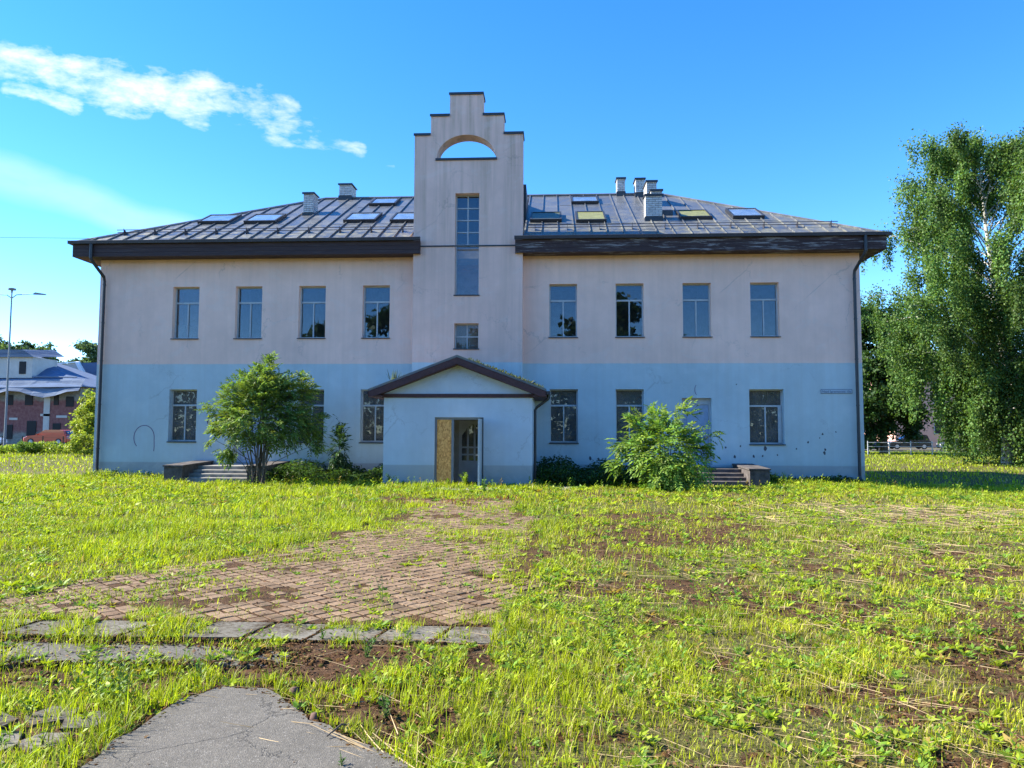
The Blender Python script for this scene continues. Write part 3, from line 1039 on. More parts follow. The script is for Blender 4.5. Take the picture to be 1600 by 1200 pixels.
# caps on each step
cap = MB()
cw = .035
for (a, b, z) in ((TX0, -1.36, 12.30), (-1.36, -.68, 13.0), (-.68, .5, 13.78), (.5, 1.25, 13.0), (1.25, TX1, 12.30)):
    aa = a - (cw if a in (TX0, -1.36, -.68) and a <= -.6 else -.002)
    bb = b + (cw if b in (TX1, 1.25, .5) else -.002)
    MB().box(aa, bb, TF - .045, TB + .045, z + .002, z + .03).box(aa, bb, TF - .045, TF - .035, z - .06, z + .0015).box(aa, bb, TB + .035, TB + .045, z - .06, z + .0015).build('parapet_cap', M['black_metal'], B)
MB().box(cxx - 1.1, cxx + 1.1, TF - .05, TB + .04, 11.325, 11.402).build('arch_sill', M['black_metal'], B)
MB().box(TX0 + .01, TX1 - .01, TF - .03, TF - .002, 8.20, 8.245).build('flashing_strip', M['black_metal'], B)
# metal clad box behind the gable, meeting the roof
bx = MB()
bx.prism([(-1.98, .13, 8.3), (-1.98, .13, 8.82), (-1.98, 1.7, 9.7), (-1.98, 1.7, 11.17), (-1.98, 4.5, 11.17), (-1.98, 4.5, 8.3)], (.04, 0, 0))
bx.prism([(1.94, .13, 8.3), (1.94, .13, 8.82), (1.94, 1.7, 9.7), (1.94, 1.7, 11.17), (1.94, 4.5, 11.17), (1.94, 4.5, 8.3)], (.04, 0, 0))
bx.box(-1.94, 1.94, 1.7, 4.5, 11.10, 11.17).box(-1.94, 1.94, 1.66, 1.70, 9.5, 11.10)
bx.box(-1.94, 1.94, .121, .16, 8.3, 10.9)
bx.build('tower_housing', M['black_metal'], B)
# tower windows
x0, x1, z0, z1 = tallwin
fr = MB()
yy0, yy1 = -.24, -.18
zt = 8.30
fr.box(x0, x0 + .04, yy0, yy1, z0, z1).box(x1 - .04, x1, yy0, yy1, z0, z1).box(x0 + .04, x1 - .04, yy0, yy1, z0, z0 + .04).box(x0 + .04, x1 - .04, yy0, yy1, z1 - .04, z1)
fr.box(x0 + .04, x1 - .04, yy0 - .01, yy1 + .01, zt - .035, zt + .035)
xm = (x0 + x1) / 2
rows = [zt + .035 + (z1 - .04 - zt - .035) * k / 4 for k in range(5)]
fr.box(xm - .02, xm + .02, yy0 - .005, yy1 + .005, zt + .035, z1 - .04)
for r_ in rows[1:-1]:
    fr.box(x0 + .04, xm - .02, yy0 - .003, yy1, r_ - .018, r_ + .018).box(xm + .02, x1 - .04, yy0 - .003, yy1, r_ - .018, r_ + .018)
o = fr.build('tower_window', M['frame'], B)
for a, b in zip(rows[:-1], rows[1:]):
    MB().box(x0 + .04, xm - .02, -.215, -.209, a + .018, b - .018).build('pane', M['glass'], o)
    MB().box(xm + .02, x1 - .04, -.215, -.209, a + .018, b - .018).build('pane', M['glass'], o)
MB().box(x0 + .04, x1 - .04, -.215, -.209, z0 + .04, zt - .035).build('pane', M['glass'], o)
MB().box(x0 - .03, x1 + .03, TF - .04, yy0 - .002, z0 - .03, z0 + .004).build('sill', M['black_metal'], o)
x0, x1, z0, z1 = smallwin
fr = MB()
zm = (z0 + z1) / 2
fr.box(x0, x0 + .04, yy0, yy1, z0, z1).box(x1 - .04, x1, yy0, yy1, z0, z1).box(x0 + .04, x1 - .04, yy0, yy1, z0, z0 + .04).box(x0 + .04, x1 - .04, yy0, yy1, z1 - .04, z1)
fr.box(xm - .02, xm + .02, yy0, yy1, z0 + .04, z1 - .04).box(x0 + .04, xm - .02, yy0, yy1, zm - .02, zm + .02).box(xm + .02, x1 - .04, yy0, yy1, zm - .02, zm + .02)
o = fr.build('tower_window', M['frame'], B)
for (a, b, c_, d_) in ((x0 + .04, xm - .02, z0 + .04, zm - .02), (xm + .02, x1 - .04, z0 + .04, zm - .02), (x0 + .04, xm - .02, zm + .02, z1 - .04), (xm + .02, x1 - .04, zm + .02, z1 - .04)):
    MB().box(a, b, -.215, -.209, c_, d_).build('pane', M['glass_dirty'], o)
MB().box(x0 - .03, x1 + .03, TF - .04, yy0 - .002, z0 - .03, z0 + .004).build('sill', M['black_metal'], o)
MB().box(-1.8, 1.8, 1.2, 1.3, 3.99, 11.0).build('stairwell_wall', M['inner'], B)

# eaves: fascia boards, soffit boards, gutters
EO = .65
EX = 14.35
ZB, ZT = 7.93, 8.38
for s in (-1, 1):
    xa, xb = sorted((s * 1.70, s * EX))
    nb = 3
    for k in range(nb):
        z0_ = ZB + (ZT - ZB) * k / nb
        MB().box(xa, xb, -EO - .022 - .002 * k, -EO, z0_ + .003, z0_ + (ZT - ZB) / nb - .003).build('fascia_board', M['boards'], B)
    for k in range(5):
        y0_ = -EO + .002 + k * .129
        MB().box(xa + .002, xb - .022, y0_ + .003, y0_ + .126, 7.955, 7.975).build('soffit_board', M['boards'], B)
    # side eave
    sx0, sx1 = sorted((s * EX, s * (EX - .022)))
    MB().box(sx0, sx1, -EO + .001, D_ + .65, ZB + .003, ZT).build('fascia_board', M['boards'], B)
    so0, so1 = sorted((s * 13.71, s * (EX - .024)))
    MB().box(so0, so1, .01, D_ + .6, 7.957, 7.977).build('soffit_board', M['boards'], B)
    # end closing board next to the tower
    e0, e1 = sorted((s * 1.70, s * 1.685))
    MB().box(e0, e1, -EO - .02, -.502, ZB, ZT + .03).build('end_board', M['boards'], B)
    # box gutter
    gt = MB()
    ga, gb = sorted((s * 1.66, s * (EX + .12)))
    prof = [(-.67, 8.385), (-.79, 8.385), (-.81, 8.49), (-.80, 8.50), (-.775, 8.41), (-.685, 8.41), (-.675, 8.47), (-.665, 8.47)]
    gt.prism([(ga, p[0], p[1]) for p in prof], (gb - ga, 0, 0))
    gt.prism([(ga, -.67, 8.384), (ga, -.80, 8.384), (ga, -.81, 8.50), (ga, -.67, 8.50)], (.006, 0, 0))
    gt.prism([(gb, -.67, 8.384), (gb, -.80, 8.384), (gb, -.81, 8.50), (gb, -.67, 8.50)], (-.006, 0, 0))
    gt.build('gutter', M['dark_metal'], B)
    gs = MB()
    x_ = s * EX
    gs.prism([(x_ + s * .005, -.66, 8.385), (x_ + s * .12, -.66, 8.385), (x_ + s * .13, -.66, 8.49), (x_ + s * .005, -.66, 8.49)], (0, D_ + 1.3, 0))
    gs.build('gutter', M['dark_metal'], B)
    # downpipe
    dp = MB()
    xd = s * 13.47
    dp.tube([(s * 13.62, -.735, 8.4), (s * 13.62, -.735, 7.86), (s * 13.60, -.70, 7.78), (xd, -.16, 7.30), (xd, -.12, 7.16), (xd, -.12, .22), (xd, -.15, .12), (xd, -.30, .02)], .056, 10)
    o = dp.build('downpipe', M['black_metal'], B, smooth=False)
    for zz in (7.0, 5.6, 4.2, 2.6, 1.0):
        MB().tube([(xd, -.12, zz), (xd, -.12, zz + .035)], .064, 10).box(xd - .01, xd + .01, -.06, -.001, zz + .01, zz + .025).build('pipe_bracket', M['black_metal'], o)

# roof panels: the front slope is sheet by sheet
SL = (12.16 - 8.45) / 6.85
RZ0, RY0 = 8.45, -.66
YR = RY0 + 6.85
RL, RRt = -7.3, 7.7


def rz(y):
    return RZ0 + SL * (y - RY0)


def top_y(x):
    """ridge or hip limit of the front slope at x"""
    if x < RL:
        return RY0 + 6.85 * (x + EX + .02) / (RL + EX + .02)
    if x > RRt:
        return RY0 + 6.85 * (EX + .02 - x) / (EX + .02 - RRt)
    return YR


nl = Vector((0, -SL, 1)).normalized()
skylights = [(-11.0, -9.7, 1.84, 2.96, 'glass_roof', None), (-9.12, -7.84, 1.80, 2.96, 'glass_roof', None), (-5.15, -3.88, 1.78, 2.96, 'glass_roof', None),
             (-3.30, -2.10, 1.70, 2.9, 'glass_roof', None), (-4.88, -3.74, 4.65, 5.72, 'glass_roof', None),
             (2.14, 3.34, 1.48, 2.68, 'glass_dirty', 'blind_dark'), (3.88, 5.02, 1.34, 2.68, 'glass_dirty', 'blind_yellow'), (3.79, 4.93, 4.48, 5.55, 'glass_roof', None),
             (7.82, 9.0, 1.62, 2.70, 'glass_dirty', 'blind_yellow'), (9.77, 10.94, 1.62, 2.86, 'glass_roof', None)]
x = -EX - .02
k = 0
edges = []
while x < EX + .02:
    edges.append(x)
    x += .585
edges.append(EX + .02)
for a, b in zip(edges[:-1], edges[1:]):
    if a < -1.95 < b or -1.95 <= a and b <= 1.95 or a < 1.95 < b:
        # next to / behind the tower: start behind the gable
        if b <= -1.93 or a >= 1.93: pass
        spans = []
        if a < -1.985: spans.append((a, -1.985, RY0))
        if b > 1.985: spans.append((1.985, b, RY0))
        lo, hi = max(a, -1.93), min(b, 1.93)
        if hi > lo: spans.append((lo, hi, 4.52))
    else:
        spans = [(a, b, RY0)]
    for (p, q_, ys) in spans:
        ta, tb = top_y(p), top_y(q_)
        pts = [(p, ys), (q_, ys)]
        if tb > ys + .01: pts.append((q_, tb))
        if p < RL < q_: pts.append((RL, YR))
        if p < RRt < q_: pts.append((RRt, YR))
        if ta > ys + .01: pts.append((p, ta))
        if len(pts) < 3:
            continue
        mb = MB()
        dzr = 0.0
        mb.prism([(X_, Y_, rz(Y_)) for X_, Y_ in pts], (0, 0, -.03))
        # standing seam along the left edge of the sheet
        if ta > ys + .15:
            w2 = .013
            mb.prism([(p - w2, ys, rz(ys) - .005), (p + w2, ys, rz(ys) - .005), (p + w2, ys, rz(ys) + .060), (p - w2, ys, rz(ys) + .060)], (0, ta - ys, SL * (ta - ys)))
        mb.build('roof_sheet', M['roof'], B)
# cross seams beside the skylights (folded joints)
cs = MB()
for (xa, xb, y_) in ((-11.4, -7.3, 1.62), (-5.6, -2.0, 1.55), (-5.3, -3.3, 4.45), (2.0, 6.4, 1.2), (3.3, 5.4, 4.3), (7.3, 11.4, 1.35), (-5.3, -3.3, 5.8)):
    cs.prism([(xa, y_, rz(y_) + .002), (xa, y_ + .03, rz(y_ + .03) + .002), (xa, y_ + .03, rz(y_ + .03) + .014), (xa, y_, rz(y_) + .014)], (xb - xa, 0, 0))
cs.build('cross_seam', M['roof'], B)
# side and rear slopes
for s, rx in ((-1, RL), (1, RRt)):
    ex = s * (EX + .02)
    yb = 2 * YR - RY0
    mb = MB().prism([(ex, RY0, RZ0), (ex, yb, RZ0), (rx, YR, rz(YR))], (0, 0, -.03))
    n_ = int((yb - RY0) / .585)
    for k in range(1, n_):
        y_ = RY0 + k * .585
        tt = 1 - abs(y_ - YR) / (YR - RY0)
        mb.tube([(ex, y_, RZ0 + .02), (ex + (rx - ex) * tt, y_, RZ0 + (rz(YR) - RZ0) * tt + .02)], .025, 4)
    mb.build('side_roof_slope', M['roof'], B)
mb = MB().prism([(-EX - .02, 2 * YR - RY0, RZ0), (EX + .02, 2 * YR - RY0, RZ0), (RRt, YR, rz(YR)), (RL, YR, rz(YR))], (0, 0, -.03))
mb.build('rear_roof_slope', M['roof'], B)
# ridge and hip caps
MB().tube([(-EX, RY0 + .03, RZ0 + .03), (RL, YR, rz(YR) + .035)], .05, 6).build('hip_cap', M['roof'], B)
MB().tube([(EX, RY0 + .03, RZ0 + .03), (RRt, YR, rz(YR) + .035)], .05, 6).build('hip_cap', M['roof'], B)
MB().tube([(RL, YR, rz(YR) + .035), (RRt, YR, rz(YR) + .035)], .055, 6).build('ridge_cap', M['roof'], B)
# skylights
for (xa, xb, ya, yb, gm, blind) in skylights:
    mb = MB()
    H_ = .13
    fw = .07
    def P3(X_, Y_, h): return Vector((X_, Y_, rz(Y_))) + nl * h
    def slopebox(m_, X0, X1, Y0, Y1, h0, h1):
        vs = [P3(X0, Y0, h0), P3(X1, Y0, h0), P3(X1, Y1, h0), P3(X0, Y1, h0), P3(X0, Y0, h1), P3(X1, Y0, h1), P3(X1, Y1, h1), P3(X0, Y1, h1)]
        m_.add(vs, [(0, 3, 2, 1), (4, 5, 6, 7), (0, 1, 5, 4), (1, 2, 6, 5), (2, 3, 7, 6), (3, 0, 4, 7)])
    slopebox(mb, xa, xa + fw, ya, yb, -.02, H_)
    slopebox(mb, xb - fw, xb, ya, yb, -.02, H_)
    slopebox(mb, xa + fw, xb - fw, ya, ya + fw, -.02, H_)
    slopebox(mb, xa + fw, xb - fw, yb - fw, yb, -.02, H_)
    o = mb.build('skylight', M['black_metal'], B)
    mb = MB(); slopebox(mb, xa + fw, xb - fw, ya + fw, yb - fw, H_ - .03, H_ - .022)
    mb.build('pane', M[blind or gm], o)
    if not blind:
        mb = MB(); slopebox(mb, xa + fw + .003, xb - fw - .003, ya + fw + .003, yb - fw - .003, -.01, .01)
        mb.build('well_cover', M['inner'], o)
# small roof vent by the right chimneys
MB().prism([(7.15, 2.3, rz(2.3) - .05), (7.15, 2.9, rz(2.9) - .05), (7.15, 2.9, rz(2.9) + .1), (7.15, 2.3, rz(2.3) + .22)], (.5, 0, 0)).build('roof_vent', M['dark_metal'], B)
# snow guards
for s in (-1, 1):
    xa, xb = (-13.3, -2.1) if s < 0 else (2.1, 13.1)
    sg = MB()
    yb_ = .35
    for h in (.10, .19):
        p = Vector((0, yb_, rz(yb_))) + nl * h
        sg.tube([(xa, p.y, p.z), (xb, p.y, p.z)], .014, 6)
    o = sg.build('snow_guard', M['dark_metal'], B)
    x = xa + .25
    while x < xb:
        p0 = Vector((x, yb_ + .02, rz(yb_ + .02)))
        p1 = p0 + nl * .24
        mb = MB().prism([p0 + Vector((0, -.10, -SL * .1)), p0 + Vector((0, .16, SL * .16)), p1], (.012, 0, 0))
        mb.build('guard_bracket', M['dark_metal'], o)
        x += 1.17


# chimneys: real brick courses
def chimney(x0, x1, y0, y1, zb, zt, seed):
    body = MB().box(x0 + .012, x1 - .012, y0 + .012, y1 - .012, zb - .6, zt)
    ch = body.build('chimney', M['mortar'], B)
    bk = MB()
    z = zb - .35
    row = 0
    g = random.Random(seed)
    while z < zt - .02:
        for (axis, a0, a1, c0, c1) in (('x', x0, x1, y0, y0 + .03), ('x', x0, x1, y1 - .03, y1), ('y', y0 + .031, y1 - .031, x0, x0 + .03), ('y', y0 + .031, y1 - .031, x1 - .03, x1)):
            p = a0 - (.125 if row % 2 else 0)
            while p < a1 - .01:
                e0, e1 = max(p, a0), min(p + .24, a1)
                j = g.uniform(0, .004)
                if e1 - e0 > .02:
                    if axis == 'x': bk.box(e0, e1, c0 - j, c1, z, z + .066)
                    else: bk.box(c0 - j, c1 + j, e0, e1, z, z + .066)
                p += .25
        z += .08
        row += 1
    tag(bk.build('brickwork', M['brick'], ch), kind='stuff')
    MB().box(x0 - .05, x1 + .05, y0 - .05, y1 + .05, zt + .001, zt + .035).box(x0 - .05, x1 + .05, y0 - .05, y0 - .04, zt - .05, zt).build('chimney_cap', M['black_metal'], ch)
    fl = MB().box(x0 - .03, x1 + .03, y0 - .03, y1 + .03, zb - .5, zb + .11)
    fl.build('chimney_flashing', M['black_metal'], ch)


chimney(-7.21, -6.80, 3.1, 3.7, 10.50, 11.42, 1)
chimney(-6.60, -6.05, 6.0, 6.8, 12.15, 12.78, 2)
chimney(5.84, 6.18, 6.0, 6.6, 12.15, 12.86, 3)
chimney(6.62, 7.0, 5.7, 6.4, 12.0, 12.72, 4)
chimney(6.86, 7.26, 3.9, 4.9, 10.95, 11.98, 5)
chimney(6.85, 7.27, 2.55, 3.2, 10.2, 11.15, 7)
chimney(6.50, 7.12, 1.5, 2.0, 9.68, 10.62, 6)

# ------------------------------------------------------------------ porch (part of the building)
PX, PF = 2.36, -2.9
ph = MB()
hole = rect(-.73, .82, -.16, 2.12)
ph.wall([(-PX, -.35), (-.73, -.35), (-.73, 2.12), (.82, 2.12), (.82, -.35), (PX, -.35), (PX, 2.86), (0.0, 3.80), (-PX, 2.86)], [], (0, PF, 0), (1, 0, 0), (0, 0, 1), (0, 1, 0), .3)
ph.box(-PX, -PX + .3, PF + .3, -.001, -.35, 2.84).box(PX - .3, PX, PF + .3, -.001, -.35, 2.84)
pw = ph.build('porch_wall', M['porch'], B)
PAL, PAR = (-2.76, 2.965), (2.76, 2.965)
for s in (-1, 1):
    mb = MB()
    mb.prism([(0, -3.22, 4.00), (s * 2.80, -3.22, 2.93), (s * 2.80, -3.22, 2.97), (0, -3.22, 4.045)], (0, 3.218 - .5 + .49, 0))
    rf = mb.build('porch_roof', M['roof'], B)
    for k in range(5):
        y_ = -3.2 + k * .6
        mb = MB().tube([(0, y_, 4.06), (s * 2.8, y_, 2.985)], .018, 4)
        mb.build('roof_seam', M['roof'], rf)
    # bargeboard
    mb = MB().prism([(s * .002, -3.24, 3.99), (s * 2.78, -3.24, 2.925), (s * 2.78, -3.24, 2.76), (s * 2.62, -3.24, 2.76), (s * .002, -3.24, 3.79)], (0, .03, 0))
    mb.build('bargeboard', M['red_brown'], B)
    # sloping soffit under the overhang
    mb = MB().prism([(s * .01, -3.205, 3.78), (s * 2.60, -3.205, 2.80), (s * 2.60, -3.205, 2.775), (s * .01, -3.205, 3.755)], (0, .30, 0))
    mb.build('soffit_board', M['red_brown'], B)
    # eave side soffit box
    a_, b_ = sorted((s * 2.37, s * 2.78))
    MB().box(a_, b_, -3.205, -.01, 2.76, 2.80).build('soffit_board', M['red_brown'], B)
    MB().box(*sorted((s * 2.78, s * 2.80)), -3.22, -.01, 2.75, 2.925).build('fascia_board', M['red_brown'], B)
    gt = MB().prism([(s * 2.805, -3.26, 2.83), (s * 2.90, -3.26, 2.83), (s * 2.92, -3.26, 2.93), (s * 2.805, -3.26, 2.93)], (0, 3.24, 0))
    gt.build('gutter', M['dark_metal'], B)
MB().box(-2.42, 2.42, PF - .035, PF - .002, 2.74, 2.86).build('tie_board', M['red_brown'], B)
MB().tube([(2.86, -2.75, 2.84), (2.84, -2.75, 2.70), (2.50, -2.72, 2.45), (2.44, -2.70, 2.36), (2.44, -2.70, .12), (2.50, -2.8, .05)], .045, 10).build('downpipe', M['black_metal'], B)
# porch door: frame, chipboard leaf, open leaf, inner door
df = MB().box(-.73, -.67, PF + .08, PF + .18, -.14, 2.12).box(.76, .82, PF + .08, PF + .18, -.14, 2.12).box(-.67, .76, PF + .08, PF + .18, 2.05, 2.12).box(-.20, -.13, PF + .07, PF + .17, -.14, 2.05)
dfo = df.build('door_frame', M['frame_grey'], B)
MB().box(-.665, -.205, PF + .09, PF + .11, -.12, 2.045).build('chipboard_panel', M['osb'], dfo)
lf = MB().box(.725, .775, PF - .78, PF + .06, -.09, 2.06)
lfo = lf.build('open_door_leaf', M['frame'], B)
MB().tube([(.72, PF - .7, .95), (.66, PF - .7, .95), (.66, PF - .58, .95)], .011, 6).build('door_handle', M['frame_grey'], lfo)
MB().box(-2.05, 2.05, PF + .31, -.55, -.2, -.02).build('porch_floor', M['concrete_dark'], B)
# inner door with arched lights
idr = MB()
yi = -1.35
lights = []
cx0 = .28
for c_ in range(3):
    xa = cx0 - .33 + c_ * .23
    xb = xa + .17
    h0, h1 = (1.55, 1.80) if c_ == 0 else ((1.80, 1.92) if c_ == 1 else (1.92, 1.92))
    if c_ == 2: h0, h1 = 1.90, 1.78
    if c_ == 1: h0, h1 = 1.86, 1.92
    lights.append([(xa, 1.17), (xb, 1.17), (xb, h1), (xa, h0)])
    lights.append([(xa, .93), (xb, .93), (xb, 1.12), (xa, 1.12)])
    lights.append([(xa, .70), (xb, .70), (xb, .88), (xa, .88)])
idr.wall(rect(-.15, .73, -.01, 2.05), lights, (0, yi, 0), (1, 0, 0), (0, 0, 1), (0, 1, 0), .05)
ido = idr.build('inner_door', M['door_grey'], B)
MB().box(-.12, .70, yi + .02, yi + .026, .6, 2.0).build('pane', M['glass_dirty'], ido)
MB().box(-2.05, -.16, yi + .01, yi + .06, -.01, 2.6).box(.74, 2.05, yi + .01, yi + .06, -.01, 2.6).box(-.16, .74, yi + .01, yi + .06, 2.06, 2.6).build('lobby_wall', M['inner'], B)
MB().box(-2.05, 2.05, PF + .31, -.52, 2.6, 2.65).build('porch_ceiling', M['inner'], B)

# marks on the walls
def decal_curve(name, pts, wd, mat, label):
    mb = MB()
    for a, b in zip(pts[:-1], pts[1:]):
        a, b = Vector((a[0], 0, a[1])), Vector((b[0], 0, b[1]))
        d = (b - a)
        d.normalize()
        n_ = Vector((-d.z, 0, d.x)) * wd / 2
        y_ = Vector((0, -.004, 0))
        mb.prism([a - n_ + y_ - d * wd * .2, b - n_ + y_ + d * wd * .2, b + n_ + y_ + d * wd * .2, a + n_ + y_ - d * wd * .2], (0, .003, 0))
    return mb.build(name, mat, B)


decal_curve('graffiti_mark', [(-11.82 + .38 * math.cos(a) - .0, 1.42 + .44 * math.sin(a)) for a in np.linspace(math.pi * 1.25, 0.12, 22)] + [(-11.44, 1.3), (-11.43, 1.1), (-11.44, .93)], .028, M['paint_mark'], '')
decal_curve('graffiti_mark', [(-9.3 + .17 * math.cos(a), 2.0 + .22 * math.sin(a)) for a in np.linspace(math.pi * 1.1, -.3, 12)], .05, M['paint_mark'], '')
decal_curve('graffiti_mark', [(8.03 + .07 * math.cos(a), 3.16 + .17 * math.sin(a)) for a in np.linspace(math.pi * .6, math.pi * 1.45, 9)], .02, M['paint_mark'], '')
g = random.Random(4)
for (px_, pz, r_) in ((9.0, 1.15, .035), (9.5, 1.2, .03), (10.35, 1.13, .06), (11.4, 1.12, .03), (9.3, .83, .045), (9.95, .85, .04), (10.25, .86, .035), (10.75, .9, .03),
                      (12.35, .98, .05), (12.37, 1.1, .04), (11.8, 1.35, .03), (12.3, 1.62, .03), (12.75, 1.7, .025), (9.4, 3.35, .02), (7.0, 1.0, .03), (12.2, 1.5, .02), (4.3, .75, .05), (4.6, .72, .04)):
    n = 7
    MB().prism([(px_ + r_ * g.uniform(.6, 1.2) * math.cos(i * 6.283 / n), -.004, pz + r_ * g.uniform(.8, 1.9) * math.sin(i * 6.283 / n)) for i in range(n)], (0, .003, 0)).build('paint_chip', M['chip'], B)
# street name plate
sg = thing('street_sign', 'narrow pale street name plate on the blue wall near the right corner', 'sign', (12.8, -.01, 3.1))
M['plate'] = simple('pale_enamel', (0.36, 0.44, 0.52), 0.4, 0.05)
M['ink'] = simple('sign_lettering', (0.05, 0.07, 0.12), 0.5, 0.05, bmp=0)
MB().box(12.27, 13.33, -.02, -.004, 3.03, 3.18).build('plate', M['plate'], sg)
bd = MB()
for (a, b, c_, d_) in ((12.27, 13.33, 3.03, 3.042), (12.27, 13.33, 3.168, 3.18), (12.27, 12.282, 3.042, 3.168), (13.318, 13.33, 3.042, 3.168)):
    bd.box(a, b, -.024, -.0205, c_, d_)
bd.build('border', M['ink'], sg)
cu = bpy.data.curves.new('lettering', 'FONT')
cu.body = 'Naad Spremsavate 10a'
cu.size = .105
cu.extrude = .001
cu.align_x = 'CENTER'
to = bpy.data.objects.new('tmp', cu)
C.objects.link(to)
bpy.context.view_layer.update()
tm = bpy.data.meshes.new_from_object(to.evaluated_get(bpy.context.evaluated_depsgraph_get()))
bpy.data.objects.remove(to)
tm.transform(Matrix.Rotation(R(90), 4, 'X'))
tm.materials.clear()
tm.materials.append(M['ink'])
tag(link('lettering', tm, sg, None, (0, -.0125, -.035)), kind='stuff')


# ------------------------------------------------------------------ stairs
def stairs(x0, x1, label, seed, smat='concrete'):
    g = random.Random(seed)
    st = thing('concrete_stairs', label, 'stairs', ((x0 + x1) / 2, -1.1, 0), 'concrete stairs to the flank doors')
    cwid = .62
    for (a, b) in ((x0, x0 + cwid), (x1 - cwid, x1)):
        mb = MB().prism([(a, -2.2, -.3), (a, -2.2, .47), (a, -2.0, .50), (a, -.001, .54), (a, -.001, -.3)], (b - a, 0, 0))
        mb.build('cheek_wall', M['concrete_dark'], st)
        MB().prism([(a - .03, -2.24, .48), (a - .03, -2.24, .53), (a - .03, -.001, .60), (a - .03, -.001, .55)], (b - a + .06, 0, 0)).build('coping', M['concrete_dark'], st)
    a, b = x0 + cwid + .002, x1 - cwid - .002
    MB().box(a, b, -1.15, -.001, -.2, .46).build('landing', M[smat], st)
    for k, z in enumerate((.345, .23, .115)):
        y = -1.15 - .3 * (k + 1)
        MB().bbox(a, b, y, y + .299, -.2, z, .015).build('step', M[smat], st)
    return st


stairs(-9.85, -6.42, 'crumbling concrete stairs with dark side walls at the left flank door', 1)
stairs(6.42, 9.85, 'crumbling concrete stairs mostly hidden behind the shrub at the right flank door', 2, 'concrete_dark')

#@@VEG
# ------------------------------------------------------------------ grass and weeds (uncountable: one object each)
axis = YAW


def wedge_points(n, d0, d1, g, power=1.0, half=0.78, pad=1.5):
    """random ground points at depth d0..d1 in front of the camera, wider than the picture"""
    u = g.random(n)
    d = np.sqrt(d0 ** 2 + u * (d1 ** 2 - d0 ** 2)) if power == 1 else d0 * (d1 / d0) ** u
    l = (g.random(n) * 2 - 1) * (half * d + pad)
    x = CAM[0] + l * math.cos(axis) - d * math.sin(axis)
    y = CAM[1] + l * math.sin(axis) + d * math.cos(axis)
    return x, y, d


def in_building(x, y, pad=0.03):
    b = (np.abs(x) < 13.7 + pad) & (y > -pad) & (y < 12.4)
    b |= (np.abs(x) < 2.36 + pad) & (y > -2.9 - pad) & (y < 1)
    b |= (np.abs(np.abs(x) - 8.13) < 1.75) & (y > -2.25) & (y < 1)
    return b


def veg_density(x, y):
    b = bare_mask(x, y)
    d = 1 - b
    pl = inpoly(x, y, PLAZA)
    # tufts in paver joints; more of them towards the porch and the edges
    edge = sstep(-16.8, -13.6, y) * 2.6 + 0.10 + 1.0 * sstep(.5, -1.0, x - .26 * (y + 19)) + .8 * sstep(1.9, 2.5, x)
    tf = sstep(0.60, 0.70, fbm(x, y, 2.6, 41, 3))
    d = np.where(pl, np.maximum(d * 0.6, tf * 0.55 + np.clip(edge * sstep(.30, .62, fbm(x, y, 3.5, 43, 3)) * .85, 0, .95)), d)
    dirt = inpoly(x, y, DIRT) | inpoly(x, y, LEFTPAVE)
    d = np.where(dirt, np.maximum(d, 0.8 * sstep(0.53, 0.64, fbm(x, y, 2.9, 47, 3))), d)
    d = np.where(inpoly(x, y, STRIP2), np.maximum(d * .5, 0.8 * sstep(0.50, 0.62, fbm(x, y, 3, 49, 3))), d)
    slabs = (y > -20.2) & (y < -19.58) & (x < 2.45) & (x > -3.2)
    d = np.where(slabs, 0.9 * sstep(0.55, 0.66, fbm(x, y, 2.7, 53, 3)), d)
    rightz = sstep(2.4, 3.4, x) * sstep(-3, -8, y)
    d = d * (1 - 0.50 * rightz * sstep(0.44, 0.60, fbm(x, y, 2.4, 57, 3)))
    d = np.where(inpoly(x, y, ASPH), 0, d)
    d = np.maximum(d, 0)
    return np.where(in_building(x, y), 0, d)


GREEN_L = np.array([0.305, 0.365, 0.018])     # lush yellow green
GREEN_R = np.array([0.345, 0.370, 0.022])     # drier right half
GREEN_D = np.array([0.120, 0.205, 0.020])
STRAW = np.array([0.42, 0.33, 0.17])
RUSSET = np.array([0.20, 0.085, 0.04])


